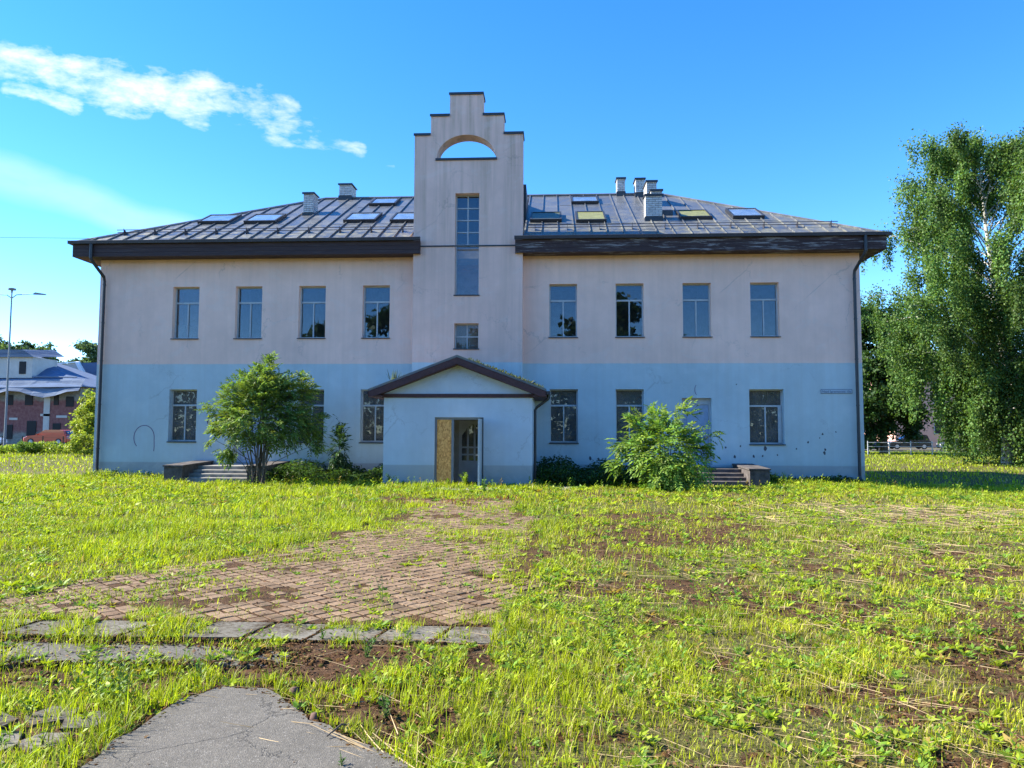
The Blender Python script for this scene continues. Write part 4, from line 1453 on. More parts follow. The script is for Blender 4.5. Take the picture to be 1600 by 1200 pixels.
def build_blades(n, d0, d1, hmul, wbase, g, clump=0.5):
    x, y, d = wedge_points(n, d0, d1, g)
    # pull part of the blades into tufts
    tx = np.round(x / 0.11) * 0.11 + (vn(x * 9, y * 9, 1, 61) - .5) * .05
    ty = np.round(y / 0.11) * 0.11 + (vn(x * 9, y * 9, 1, 62) - .5) * .05
    m_ = (g.random(n) < clump) & (d < 16)
    x = np.where(m_, tx + g.normal(0, .018, n) + (g.random(n) - .5) * .02 + (x - tx) * .3, x)
    y = np.where(m_, ty + g.normal(0, .018, n) + (y - ty) * .3, y)
    keep = g.random(n) < veg_density(x, y)
    x, y, d = x[keep], y[keep], d[keep]
    n = len(x)
    rt = sstep(2.0, 5.0, x) * sstep(-3, -6, y)
    pn = fbm(x, y, 1.3, 71, 3)
    h = (0.055 + 0.085 * g.random(n) ** 1.6) * hmul * (0.62 + 0.9 * sstep(.35, .7, pn))
    h *= np.where(inpoly(x, y, PLAZA), 0.65, 1.0) * (1 - .32 * rt)
    lush = (x < 2.3) & (x > -1.4) & (y < -20.75)
    h *= np.where(lush, 1.25, 1)
    h *= np.where((x > 2.3) & (x < 3.4) & (y < -19.5), 1.3, 1)
    # taller growth where nobody treads: along the walls
    wallz = (np.abs(x) < 13.6) & (y > -1.2)
    h *= np.where(wallz, 2.0, 1)
    w_ = wbase * (0.7 + 0.6 * g.random(n)) * (1 + d * 0.055)
    az = g.random(n) * 2 * np.pi
    lean = (0.15 + 0.75 * g.random(n) ** 1.4) * h
    dirv = np.stack([np.cos(az), np.sin(az)], 1)
    sd = np.stack([-np.sin(az + g.normal(0, .6, n)), np.cos(az)], 1)
    sd /= np.linalg.norm(sd, axis=1, keepdims=True)
    z0 = gz(x, y) - 0.008
    V = np.zeros((n, 5, 3))
    for i, (sgn, f, lf, wf) in enumerate(((-1, 0, 0, 1), (1, 0, 0, 1), (-1, .55, .35, .8), (1, .55, .35, .8), (0, 1, 1, 0))):
        V[:, i, 0] = x + dirv[:, 0] * lean * lf + sd[:, 0] * sgn * w_ * wf * .5
        V[:, i, 1] = y + dirv[:, 1] * lean * lf + sd[:, 1] * sgn * w_ * wf * .5
        V[:, i, 2] = z0 + h * f * np.where(i == 4, 1 - .25 * (lean / h) ** 2, 1)
    c = GREEN_L[None] * (1 - rt[:, None]) + GREEN_R[None] * rt[:, None]
    pd = sstep(.45, .7, fbm(x, y, .7, 81, 3))[:, None]
    c = c * (1 - .42 * pd) + GREEN_D[None] * .42 * pd
    c = c * np.exp(g.normal(0, .27, (n, 1))) * (0.84 + .32 * sstep(.35, .65, fbm(x, y, 2.8, 85, 3)))[:, None]
    dry = g.random(n) < (0.04 + 0.10 * rt + .16 * rt * sstep(.5, .65, fbm(x, y, 1.1, 83, 3)))
    c = np.where(dry[:, None], STRAW[None] * np.exp(g.normal(0, .25, (n, 1))), c)
    rus = inpoly(x + (vn(x, y, 2, 3) - .5), y + (vn(x, y, 2, 4) - .5) * .6, [(-1.3, -8.9), (1.9, -8.9), (1.9, -7.5), (-1.3, -7.5)]) & (g.random(n) < .7)
    c = np.where(rus[:, None], RUSSET[None] * np.exp(g.normal(0, .3, (n, 1))), c)
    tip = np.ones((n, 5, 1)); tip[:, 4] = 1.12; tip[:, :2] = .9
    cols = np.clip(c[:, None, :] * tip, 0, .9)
    return V, cols


def blades_object(name, parts, mat, label):
    V = np.concatenate([p[0] for p in parts]); Cc = np.concatenate([p[1] for p in parts])
    n = len(V)
    base = np.arange(n)[:, None] * 5
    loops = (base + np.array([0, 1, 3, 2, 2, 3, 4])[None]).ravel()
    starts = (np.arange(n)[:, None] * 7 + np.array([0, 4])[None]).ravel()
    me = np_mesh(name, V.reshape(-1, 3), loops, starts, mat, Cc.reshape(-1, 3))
    print(name, n)
    return tag(link(name, me), label, kind='stuff')


g = np.random.default_rng(5)
blades_object('grass', [
    build_blades(125000, 2.6, 7.0, 1.0, 0.0044, g, .65),
    build_blades(120000, 7.0, 14.0, 1.0, 0.0060, g, .5),
    build_blades(120000, 14.0, 27.0, 1.05, 0.0085, g, .2),
    build_blades(70000, 27.0, 80.0, 1.25, 0.015, g, 0)], M['blade'], 'sunlit yellow green grass covering the lawn')


# low broad leaved weeds: rosettes and upright leafy stems
def weed_leaves(n, d0, d1, g, lmul=1.0, tall=0.35):
    x, y, d = wedge_points(n, d0, d1, g)
    cl = fbm(x, y, 2.1, 91, 3)
    keep = (g.random(n) < veg_density(x, y) ** .7 * (0.15 + 1.5 * sstep(.42, .62, cl)))
    x, y, d = x[keep], y[keep], d[keep]
    n = len(x)
    up = g.random(n) < tall
    size = (0.5 + 0.8 * g.random(n)) * lmul * np.where(inpoly(x, y, PLAZA), .7, 1)
    hue = g.random(n)
    P, A, L, W, Cc = [], [], [], [], []
    z0 = gz(x, y)
    K = 9
    for k in range(K):
        ph_ = g.random(n) * .8 + k * 2.4
        rad = np.stack([np.cos(ph_), np.sin(ph_)], 1)
        hh = np.where(up, 0.02 + (k / K) * 0.17 * size, 0.012 + .01 * g.random(n))
        el = np.where(up, 0.5 + .3 * g.random(n), 0.25 + .5 * g.random(n))
        p = np.stack([x + rad[:, 0] * .006, y + rad[:, 1] * .006, z0 + hh], 1)
        a = np.stack([rad[:, 0] * np.cos(el), rad[:, 1] * np.cos(el), np.sin(el)], 1)
        P.append(p); A.append(a)
        L.append(np.where(up, .045 + .02 * g.random(n), .06 + .05 * g.random(n)) * size * (1 - .3 * k / K * up))
        W.append(L[-1] * np.where(up, .45, .38))
        base = np.where((hue < .55)[:, None], np.array([0.28, 0.36, 0.025])[None], np.array([0.14, 0.25, 0.03])[None])
        base = np.where((hue > .95)[:, None], np.array([0.28, 0.20, 0.05])[None], base)
        Cc.append(base * np.exp(g.normal(0, .18, (n, 1))))
    P, A, L, W, Cc = map(np.concatenate, (P, A, L, W, Cc))
    return leaf_quads(P, A, L, W, g, up=np.array([0, 0, 1.0])[None], fold=.12), Cc


g = np.random.default_rng(6)
a1, c1 = weed_leaves(7500, 2.6, 7.5, g, .72, .5)
a2, c2 = weed_leaves(9000, 7.5, 16, g, .95, .45)
a3, c3 = weed_leaves(6000, 16, 27, g, 1.5, .3)
# dark nettles and weeds growing in the shade along the wall
n = 15000
xs = np.concatenate([g.uniform(-6.5, -2.45, 6000), g.uniform(2.5, 6.4, 7000), g.uniform(-13.5, -9.9, 700), g.uniform(9.9, 13.5, 1300)])
hprof = np.where(xs < -2, np.where(xs < -6.5, .18, .58), np.where(xs < 6.5, .72, .28)) * (0.45 + .9 * vn(xs, xs * 0 + 3, 1.6, 5))
ys = -0.1 - g.random(n) ** 1.3 * np.where(np.abs(xs) < 6.5, 2.3, .8)
ys = np.where((xs > 2.5) & (xs < 6.4), ys * 1.25 - .2, ys)
zs = g.random(n) ** .8 * hprof * (1 - .35 * np.abs(ys) / 2.6)
P = np.stack([xs, ys, gz(xs, ys) + zs], 1)
A = g.normal(size=(n, 3)) * [1, 1, .4] + [0, 0, -.15]
L = g.uniform(.07, .15, n)
a4 = leaf_quads(P, A, L, L * .5, g, up=np.array([0, 0, 1.0])[None])
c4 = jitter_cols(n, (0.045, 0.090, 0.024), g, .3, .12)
V4 = np.concatenate([a1, a2, a3, a4]); C4 = np.concatenate([c1, c2, c3, c4])
print('weed leaves', len(V4))
tag(link('weeds', quads_mesh('weeds', V4, M['leaf'], np.clip(C4, 0, .9))), 'low leafy weeds scattered through the grass and along the walls', kind='stuff')


# straw, dead stalks and litter
def straw_pieces(specs, name, label):
    vs, cs, n = [], [], 0
    g = np.random.default_rng(12)
    V, Cc = [], []
    for (x, y, L, w_, az, lift) in specs:
        k = 4
        t = np.linspace(0, 1, k)
        bend = g.normal(0, .07) * L
        px = x + np.cos(az) * L * t - np.sin(az) * bend * t * t
        py = y + np.sin(az) * L * t + np.cos(az) * bend * t * t
        pz = gz(px, py) + .018 + lift * t
        nx, ny = -np.sin(az), np.cos(az)
        wv = .75 * w_ * (1 - .6 * t)
        a = np.stack([px - nx * wv, py - ny * wv, pz], 1); b = np.stack([px + nx * wv, py + ny * wv, pz], 1); c = np.stack([px, py, pz + wv * 1.6], 1)
        for i in range(k - 1):
            V.append([a[i], a[i + 1], c[i + 1], c[i]]); V.append([c[i], c[i + 1], b[i + 1], b[i]])
        cc = np.array([0.30, 0.225, 0.125]) * math.exp(g.normal(0, .25))
        Cc += [cc] * (2 * (k - 1))
    return tag(link(name, quads_mesh(name, np.array(V), M['dry'], np.clip(np.array(Cc), 0, .9))), label, kind='stuff')


g = np.random.default_rng(8)
sp = []
def many(n, x0, x1, y0, y1, L0, L1, w_, az, daz, lift=.02):
    for _ in range(n):
        sp.append((g.uniform(x0, x1), g.uniform(y0, y1), g.uniform(L0, L1), w_ * g.uniform(.6, 1.3), az + g.normal(0, daz) + (math.pi if g.random() < .5 else 0), g.uniform(0, lift)))
many(16, 2.0, 2.45, -22.35, -21.9, .18, .5, .0045, -.6, .25, .05)
many(22, 1.3, 2.3, -22.1, -21.3, .08, .3, .0028, -.5, .5, .04)
many(26, 1.0, 2.5, -21.6, -20.2, .1, .42, .0028, -.35, .4, .04)
many(14, 1.4, 2.6, -20.3, -19.9, .15, .4, .0028, -.3, .3, .02)
many(10, .2, 1.6, -22.2, -21.4, .05, .2, .002, -.3, .6, .01)
many(260, 3.2, 5.6, -22.6, -20.2, .08, .45, .0022, -.45, .5, .06)
many(420, 3.0, 9.0, -20.5, -15.5, .12, .55, .0028, -.35, .6, .06)
many(420, 6.5, 15.5, -15.5, -9.0, .25, .9, .0050, -.3, .6, .08)
many(360, 8.5, 14.5, -12.5, -8.5, .3, 1.0, .0065, -.25, .5, .10)
many(150, -3, 3.0, -20.5, -9.5, .06, .25, .0025, 0, 1.5, .02)
straw_pieces(sp, 'dry_stalks', 'pale dead stalks and straw lying on the lawn')

# moss cushions on the bare soil and paver joints
g = np.random.default_rng(14)
n = 34000
x, y, d = wedge_points(n, 2.8, 12.5, g, .5)
bm = bare_mask(x, y)
kp = (bm > .35) & ~inpoly(x, y, ASPH) & (fbm(x, y, 3.1, 15, 3) > .36 - .1 * inpoly(x, y, DIRT))
kp &= (~inpoly(x, y, PLAZA)) | (fbm(x, y, 4.0, 18, 2) > .60)
kp |= inpoly(x, y, STRIP2) & (fbm(x, y, 2.5, 19, 3) > .42)
kp |= (y > -20.2) & (y < -19.58) & (x < 2.45) & (fbm(x, y, 2.4, 29, 3) > .52)
kp &= ~in_building(x, y)
x, y = x[kp], y[kp]
# extra moss lines in the paver joints
JP = []
_gj = random.Random(31)
for (cx_, cy_) in ca_[:1100]:
    if float(fbm(cx_, cy_, 1.1, 33, 2)) < .34: continue
    for (a_, k_) in ((50, 1), (140, 1)):
        for t__ in (-.38, -.13, .13, .38):
            if _gj.random() < .72:
                ux, uy = math.cos(R(a_)), math.sin(R(a_))
                wx, wy = -uy, ux
                JP.append((cx_ + wx * PS / 2 + ux * PS * t__ + _gj.gauss(0, .003), cy_ + wy * PS / 2 + uy * PS * t__ + _gj.gauss(0, .003)))
for poly_, nn_e in ((ASPH, 120), (STRIP2, 110)):
    for (p0, p1) in zip(poly_, poly_[1:] + poly_[:1]):
        if p0[1] < -23.2 and p1[1] < -23.2: continue
        ln_ = math.hypot(p1[0] - p0[0], p1[1] - p0[1])
        for _ in range(int(ln_ * nn_e)):
            f_ = _gj.random()
            JP.append((p0[0] + (p1[0] - p0[0]) * f_ + _gj.gauss(0, .030), p0[1] + (p1[1] - p0[1]) * f_ + _gj.gauss(0, .030)))
for sx in SJ:
    for _ in range(45):
        f_ = _gj.random()
        JP.append((sx + .1 * f_ + _gj.gauss(0, .010), -20.14 + .48 * f_))
for _ in range(900):
    JP.append((_gj.uniform(-3, 2.4), _gj.choice((-20.15, -19.64)) + _gj.gauss(0, .014)))
JP = np.array(JP)
nj = len(JP)
x = np.concatenate([x, JP[:, 0]]); y = np.concatenate([y, JP[:, 1]])
n = len(x)
r_ = (.007 + .036 * g.random(n) ** 2.2)
r_[-nj:] = g.uniform(.008, .016, nj)
z = gz(x, y) + np.where(inpoly(x, y, PLAZA) | (y > -20.2) & (y < -19.6) | inpoly(x, y, STRIP2), .010, .0)
hm = np.minimum(r_ * .5, .007 + .004 * g.random(n))
ang = np.arange(6) * np.pi / 3
V = np.zeros((n, 13, 3))
for i, a in enumerate(ang):
    j1 = g.uniform(.75, 1.25, n); j2 = g.uniform(.5, .75, n)
    V[:, i] = np.stack([x + np.cos(a) * r_ * j1, y + np.sin(a) * r_ * j1, z - .006], 1)
    V[:, 6 + i] = np.stack([x + np.cos(a) * r_ * j2, y + np.sin(a) * r_ * j2, z + hm * .75], 1)
V[:, 12] = np.stack([x, y, z + hm], 1)
V[-nj:, :, 2] = np.where(inpoly(x[-nj:], y[-nj:], PLAZA), -.004, .002)[:, None] + (V[-nj:, :, 2] - z[-nj:, None]) * .9
F = []
for i in range(6):
    F += [i, (i + 1) % 6, 6 + (i + 1) % 6, 6 + i]
T = []
for i in range(6):
    T += [6 + i, 6 + (i + 1) % 6, 12]
per = len(F) + len(T)
loops = (np.arange(n)[:, None] * 13 + np.array(F + T)[None]).ravel()
starts = (np.arange(n)[:, None] * per + np.array([4 * i for i in range(6)] + [24 + 3 * i for i in range(6)])[None]).ravel()
_k = g.random((n, 1))
mc = np.where(_k < .45, np.array([[0.055, 0.030, 0.015]]), np.where(_k < .75, np.array([[0.10, 0.055, 0.022]]), np.array([[0.085, 0.075, 0.022]]))) * np.exp(g.normal(0, .3, (n, 1)))
mcc = np.repeat(mc, 13, 0)


def moss_mat():
    m, t, p, out = new_mat('moss_cushion')
    at = t.n('ShaderNodeAttribute'); at.attribute_name = 'col'
    gg = t.n('ShaderNodeNewGeometry')
    nn_ = t.noise(130, 4, .8, gg.outputs['Position'])
    t.link(t.vmath('SCALE', at.outputs['Color'], scale=t.ramp(nn_, (.3, .7, .55, 1.6))), p.inputs['Base Color'])
    p.inputs['Roughness'].default_value = 1
    p.inputs['Specular IOR Level'].default_value = .05
    bump(t, p, nn_, 1.0, .012)
    return m


M['moss'] = moss_mat()
tag(link('moss', np_mesh('moss', V.reshape(-1, 3), loops, starts, M['moss'], mcc, 'col', True)), 'brown moss cushions on the bare soil and between the pavers', kind='stuff')


# dead leaf litter and crumbs between the tufts
g = np.random.default_rng(19)
x, y, d = wedge_points(95000, 2.7, 15, g, .5)
bm = bare_mask(x, y)
kp = g.random(len(x)) < np.where(inpoly(x, y, ASPH), .012, np.where(inpoly(x, y, PLAZA), .22, .25 + .6 * bm))
kp &= ~in_building(x, y)
x, y, d, bm = x[kp], y[kp], d[kp], bm[kp]
n = len(x)
P = np.stack([x, y, gz(x, y) + np.where(inpoly(x, y, PLAZA) | inpoly(x, y, ASPH) | inpoly(x, y, STRIP2), .024, .012) + .018 * g.random(n) * (1 - bm)], 1)
A = g.normal(size=(n, 3)) * [1, 1, .28]
L = (.008 + .024 * g.random(n) ** 2) * (1 + d * .05)
pal = np.array([[.14, .070, .032], [.19, .115, .050], [.070, .040, .020], [.14, .13, .035], [.10, .050, .024]])
cc = pal[g.integers(0, 5, n)] * np.exp(g.normal(0, .25, (n, 1)))
tag(link('leaf_litter', quads_mesh('leaf_litter', leaf_quads(P, A, L, L * .55, g, up=np.array([0, 0, 1.0])[None]), M['dry'], np.clip(cc, 0, .8))), 'brown leaf litter and crumbs on the ground', kind='stuff')

# individual taller weeds in the foreground
def leafy_weed(name, label, cat, x, y, h, n_stem, leafL, col, seed, spread=.25, narrow=.4, group=None):
    g = np.random.default_rng(seed)
    z = float(gz(x, y))
    t_ = thing(name, label, cat, (x, y, z), group)
    st = MB()
    P, A = [], []
    for s in range(n_stem):
        az = g.uniform(0, 6.28)
        ln = g.uniform(0, spread) * h
        hh = h * g.uniform(.6, 1)
        pts = [(x, y, z - .01), (x + math.cos(az) * ln * .4, y + math.sin(az) * ln * .4, z + hh * .55), (x + math.cos(az) * ln, y + math.sin(az) * ln, z + hh)]
        st.tube(pts, [.0035, .0028, .0012], 5)
        m_ = max(5, int(hh / .018))
        for k in range(m_):
            f = .12 + .88 * k / m_
            a_, b_ = (pts[0], pts[1]) if f < .55 else (pts[1], pts[2])
            ff = f / .55 if f < .55 else (f - .55) / .45
            p = np.array(a_) * (1 - ff) + np.array(b_) * ff
            ph_ = k * 2.4 + s
            e = .35 + .4 * g.random() + .5 * max(0, f - .75)
            P.append(p); A.append([math.cos(ph_) * math.cos(e), math.sin(ph_) * math.cos(e), math.sin(e)])
    st.build('stem', M['stem'], t_)
    P, A = np.array(P), np.array(A)
    L = leafL * g.uniform(.6, 1.1, len(P))
    V = leaf_quads(P, A, L, L * narrow, g, up=np.array([0, 0, 1.0])[None], fold=.12) - np.array([x, y, z])
    me = quads_mesh('foliage', V, M['leaf'], jitter_cols(len(P), col, g, .15, .08))
    link('foliage', me, t_)


M['stem'] = simple('green_stem', (0.10, 0.13, 0.04), .7, .2)
YG, GG = (0.17, 0.26, 0.03), (0.09, 0.19, 0.04)
for args in (
    (.42, -21.55, .22, 9, .045, YG, 'bushy yellow green weed clump at the left edge of the asphalt'),
    (.20, -21.30, .20, 7, .045, YG, 'leafy weed clump left of the asphalt tip'),
    (.62, -21.05, .16, 6, .04, GG, 'low weed clump behind the tip of the asphalt'),
    (-.05, -21.75, .15, 4, .04, YG, 'small weed among the broken slabs'),
    (.30, -22.15, .13, 3, .035, YG, 'small weed at the lower left beside the asphalt'),
    (1.62, -20.55, .22, 6, .042, GG, 'dark green weed standing in the brown moss below the slabs'),
    (1.85, -20.15, .12, 5, .05, YG, 'bright weed growing between the grey slabs'),
    (1.15, -20.10, .12, 4, .04, GG, 'blue green weed at the lower edge of the slab row'),
    (1.98, -20.75, .16, 5, .04, YG, 'weed clump in the moss right of the dark green weed'),
    (2.20, -20.95, .15, 5, .04, YG, 'weed clump between the moss and the right hand grass'),
    (2.02, -21.65, .17, 6, .045, GG, 'weed clump beside the straw at the asphalt edge'),
    (1.35, -18.85, .30, 2, .035, GG, 'thin upright weed growing through the pavers'),
    (2.12, -17.4, .20, 4, .04, YG, 'yellow green weed in the pavers near the right edge'),
    (2.6, -19.6, .22, 6, .045, YG, 'leafy weed where the pavers meet the right hand grass'),
    (2.75, -20.4, .2, 6, .045, YG, 'leafy weed at the right end of the slabs'),
    (.55, -22.35, .12, 3, .03, GG, 'tiny weed at the bottom edge of the asphalt'),
    (1.95, -22.3, .1, 3, .03, GG, 'tiny green weed at the lower right asphalt corner')):
    x, y, h, ns, lf, colr, lab = args
    leafy_weed('weed_clump', lab, 'weed', x, y, h, ns, lf, colr, int(abs(x * 100 + y * 37)), .45, .42)
leafy_weed('tall_stalk', 'tall thin green stalk rising above the weeds at the lower left', 'weed', .18, -21.50, .50, 1, .022, GG, 3, .04, .3)
for args in ((.32, -3.35, .45, 8, .12, YG, 'bright leafy weed right in front of the open porch door'), (-.25, -3.25, .22, 8, .10, YG, 'low green weed at the foot of the chipboard panel'),
             (1.1, -5.6, .45, 5, .09, GG, 'weed standing in the grass right of the porch door'), (-2.05, -3.3, .4, 4, .09, GG, 'thin weed at the left corner of the porch')):
    x, y, h, ns, lf, colr, lab = args
    leafy_weed('weed_clump', lab, 'weed', x, y, h, ns, lf, colr, int(abs(x * 100 + y * 37)), .45, .45)
# small rubble and a stick on the asphalt
for (x, y, s, lab) in ((1.62, -21.72, .028, 'small dark moss covered stone on the asphalt'), (1.35, -21.30, .035, 'brown stone at the moss edge of the asphalt')):
    mb = MB()
    g_ = random.Random(int(x * 100))
    n_ = 7
    r0 = [(x + s * math.cos(i * 6.283 / n_) * g_.uniform(.8, 1.2), y + s * math.sin(i * 6.283 / n_) * g_.uniform(.8, 1.2)) for i in range(n_)]
    vs = [(a, b, .002) for a, b in r0] + [(x + (a - x) * .75, y + (b - y) * .75, .03 + g_.uniform(-.004, .006)) for a, b in r0] + [(x, y, .036)]
    fs = [(i, (i + 1) % n_, n_ + (i + 1) % n_, n_ + i) for i in range(n_)] + [(n_ + i, n_ + (i + 1) % n_, 2 * n_) for i in range(n_)]
    mb.add(vs, fs)
    tag(mb.build('stone', M['moss_stone'] if 'moss_stone' in M else M['rust'], smooth=True), lab, 'stone')
tag(MB().tube([(1.86, -21.84, .02), (1.83, -21.90, .045), (1.78, -22.0, .02)], [.007, .006, .004], 5).build('stick', M['bark']), 'short dark broken stick at the right edge of the asphalt', 'stick')


# ------------------------------------------------------------------ trees and shrubs
def limb_tube(mb, pts, r0, r1, n=7):
    k = len(pts)
    mb.tube(pts, [r0 + (r1 - r0) * i / (k - 1) for i in range(k)], n)


def compound_shrub(name, label, base, clumps, n_stems, leafL, n_leaf, col, seed, cat='shrub', n_leaflets=7, stem_r=.035, spread=.35, fill=1.0):
    """multi stemmed shrub; leaves are pinnate, carried on twigs inside the crown clumps"""
    g = np.random.default_rng(seed)
    bz = float(gz(base[0], base[1]))
    t_ = thing(name, label, cat, (base[0], base[1], bz))
    bp = np.array([base[0], base[1], bz])
    st = MB()
    cl = np.array(clumps)       # x,y,z,r absolute
    vol = cl[:, 3] ** 2.2
    for i in range(n_stems):
        c = cl[i % len(cl)]
        tgt = c[:3] + g.normal(0, .25, 3) * c[3]
        b = bp + np.array([g.uniform(-1, 1) * spread * .5, g.uniform(-1, 1) * spread * .5, -.05])
        d = tgt - b
        mid = b + d * .45 + np.array([-d[0] * .18, -d[1] * .18, d[2] * .12])
        pts = [tuple(b), tuple(b + (mid - b) * .5 + [0, 0, .05]), tuple(mid), tuple(mid + (tgt - mid) * .5 + g.normal(0, .04, 3)), tuple(tgt)]
        limb_tube(st, pts, stem_r * g.uniform(.7, 1.2), .006, 6)
    st.build('stem', M['bark'], t_)
    which = g.choice(len(cl), n_leaf, p=vol / vol.sum())
    c = cl[which]
    u = unit(g.normal(size=(n_leaf, 3)))
    rr = (g.random(n_leaf) ** (1 / 2.2))[:, None] * c[:, 3:4]
    P = c[:, :3] + u * rr * np.array([1, 1, .85])
    out = unit(P - (bp + np.array([0, 0, .5 * (cl[:, 2].max() - bz)])))
    A = unit(out * .9 + g.normal(0, .45, (n_leaf, 3)) + np.array([0, 0, -.12]))
    RL_ = leafL * g.uniform(.7, 1.25, n_leaf)
    Vs, Cs = [], []
    S = unit(np.cross(A, np.array([0, 0, 1.0]) + g.normal(0, .25, (n_leaf, 3))))
    Nn = np.cross(S, A)
    basec = jitter_cols(n_leaf, col, g, .22, .12)
    for k in range(n_leaflets):
        if k == n_leaflets - 1:
            f, sd = 1.0, 0
        else:
            f, sd = .3 + .6 * (k // 2) / max(1, (n_leaflets // 2 - 1)), (-1 if k % 2 else 1)
        p = P + A * (RL_ * f)[:, None] - Nn * (RL_ * f * f * .25)[:, None]
        a = unit(A * .55 + S * sd - Nn * .2) if sd else unit(A - Nn * .5)
        L = RL_ * (.52 if sd else .6)
        q_ = leaf_quads(p, a, L, L * .40, g, up=None if False else (Nn + 0), fold=.12)
        Vs.append(q_); Cs.append(basec * np.exp(g.normal(0, .06, (n_leaf, 1))))
    V = np.concatenate(Vs) - np.array([base[0], base[1], bz])
    link('foliage', quads_mesh('foliage', V, M['leaf'], np.clip(np.concatenate(Cs), 0, .9)), t_)
    return t_


compound_shrub('ash_shrub', 'tall multi stemmed green shrub growing beside the left stairs', (-6.35, -3.0),
    [(-6.3, -2.8, 3.55, .38), (-6.55, -2.8, 3.05, .62), (-5.75, -2.7, 3.0, .6), (-7.1, -2.8, 2.65, .62), (-6.3, -2.7, 2.45, .72), (-5.45, -2.6, 2.35, .62), (-7.45, -2.8, 2.05, .5), (-6.75, -3.1, 1.9, .75),
     (-5.7, -2.9, 1.75, .72), (-5.1, -2.5, 2.9, .38), (-4.95, -2.5, 1.7, .45), (-7.35, -2.9, 1.0, .28), (-8.0, -2.9, 2.45, .22), (-6.3, -3.2, 2.9, .5), (-6.2, -2.6, 3.9, .2), (-4.8, -2.4, 1.25, .26), (-7.7, -2.9, 1.7, .25), (-5.2, -2.6, 3.35, .16), (-7.35, -2.8, 3.15, .18), (-7.9, -2.9, 1.35, .14), (-4.7, -2.4, 2.2, .2)],
    26, .23, 3300, (0.150, 0.230, 0.055), 3, stem_r=.022, spread=.5)
compound_shrub('elder_shrub', 'broad bright green shrub hiding the left half of the right stairs', (6.45, -3.9),
    [(6.35, -3.7, 1.85, .45), (5.8, -3.7, 1.5, .48), (6.95, -3.6, 1.45, .48), (6.35, -4.0, 1.2, .68), (5.6, -3.8, 1.05, .4), (7.3, -3.7, 1.2, .32), (6.1, -4.2, .7, .6), (6.9, -4.2, .65, .6), (5.55, -3.7, 2.0, .25), (6.95, -3.5, 2.25, .25),
     (5.15, -3.6, 1.25, .28), (7.75, -3.6, 1.6, .2), (6.0, -3.5, 2.2, .25), (6.5, -4.3, .35, .5), (5.0, -3.5, .75, .3)],
    16, .27, 1300, (0.170, 0.275, 0.050), 5, stem_r=.02, spread=.7)
compound_shrub('shrub_seedling', 'small dark conical sapling against the wall left of the porch', (-4.35, -.9),
    [(-4.35, -.9, 2.05 - k * .19, .05 + .030 * k) for k in range(8)] + [(-4.35, -.9, .55, .25), (-4.1, -.9, .4, .25)], 2, .24, 260, (0.04, 0.085, 0.03), 7, 'sapling', stem_r=.014, spread=.02)


def leaf_cloud_tree(name, label, base, height, crown, n_leaf, leafs, col, seed, trunk_r=.3, bark='bark', hang=0.0, cat='tree', group=None, gap=.0, zb=None):
    """broadleaf tree; crown: list of (dx,dy,z,r) clumps relative to the base"""
    g = np.random.default_rng(seed)
    bz = float(gz(base[0], base[1])) if zb is None else zb
    t_ = thing(name, label, cat, (base[0], base[1], bz), group)
    cl = np.array(crown, float)
    tr = MB()
    th = cl[:, 2].max() * .82
    pts = [(base[0], base[1], bz - .3)] + [(base[0] + g.normal(0, .02) * height * f * .5, base[1] + g.normal(0, .02) * height * f * .5, bz + th * f) for f in (.2, .4, .6, .8, 1)]
    limb_tube(tr, pts, trunk_r, trunk_r * .15, 9)
    for c in cl:
        zs = min(max(c[2] * .45, height * .12), th * .9)
        a = Vector((base[0], base[1], bz + zs)); b = Vector((base[0] + c[0], base[1] + c[1], bz + c[2]))
        mid = a.lerp(b, .5) + Vector((0, 0, .08 * (b - a).length))
        limb_tube(tr, [a, mid, b], trunk_r * .32, trunk_r * .06, 5)
    tr.build('trunk', M[bark], t_)
    # secondary tufts on the surface of each clump
    sub = []
    for c in cl:
        k = 11
        u = unit(g.normal(size=(k, 3)) * [1, 1, .8])
        for j in range(k):
            rr = c[3] * g.uniform(.45, 1.0)
            sub.append([c[0] + u[j, 0] * rr, c[1] + u[j, 1] * rr, c[2] + u[j, 2] * rr * .8, c[3] * g.uniform(.22, .45)])
    sub = np.array(sub)
    p_ = sub[:, 3] ** 2
    wh = g.choice(len(sub), n_leaf, p=p_ / p_.sum())
    s = sub[wh]
    P = s[:, :3] + g.normal(size=(n_leaf, 3)) * s[:, 3:4] * np.array([.55, .55, .42])
    A = unit(g.normal(size=(n_leaf, 3)) + [0, 0, -.35])
    L = leafs * g.uniform(.6, 1.3, n_leaf)
    tone = np.exp(g.normal(0, .12, (len(sub), 1)))[wh]
    V = leaf_quads(P, A, L, L * .62, g)
    link('crown', quads_mesh('crown', V, M['leaf'], np.clip(jitter_cols(n_leaf, col, g, .22, .1) * tone, .003, .9)), t_)
    return t_


def ell_crown(g, n, rx, ry, z0, z1, r0, r1):
    out = []
    for i in range(n):
        u = unit(g.normal(size=3)) * g.random() ** .35
        z = (z0 + z1) / 2 + u[2] * (z1 - z0) / 2
        out.append((u[0] * rx, u[1] * ry, z, g.uniform(r0, r1)))
    return out


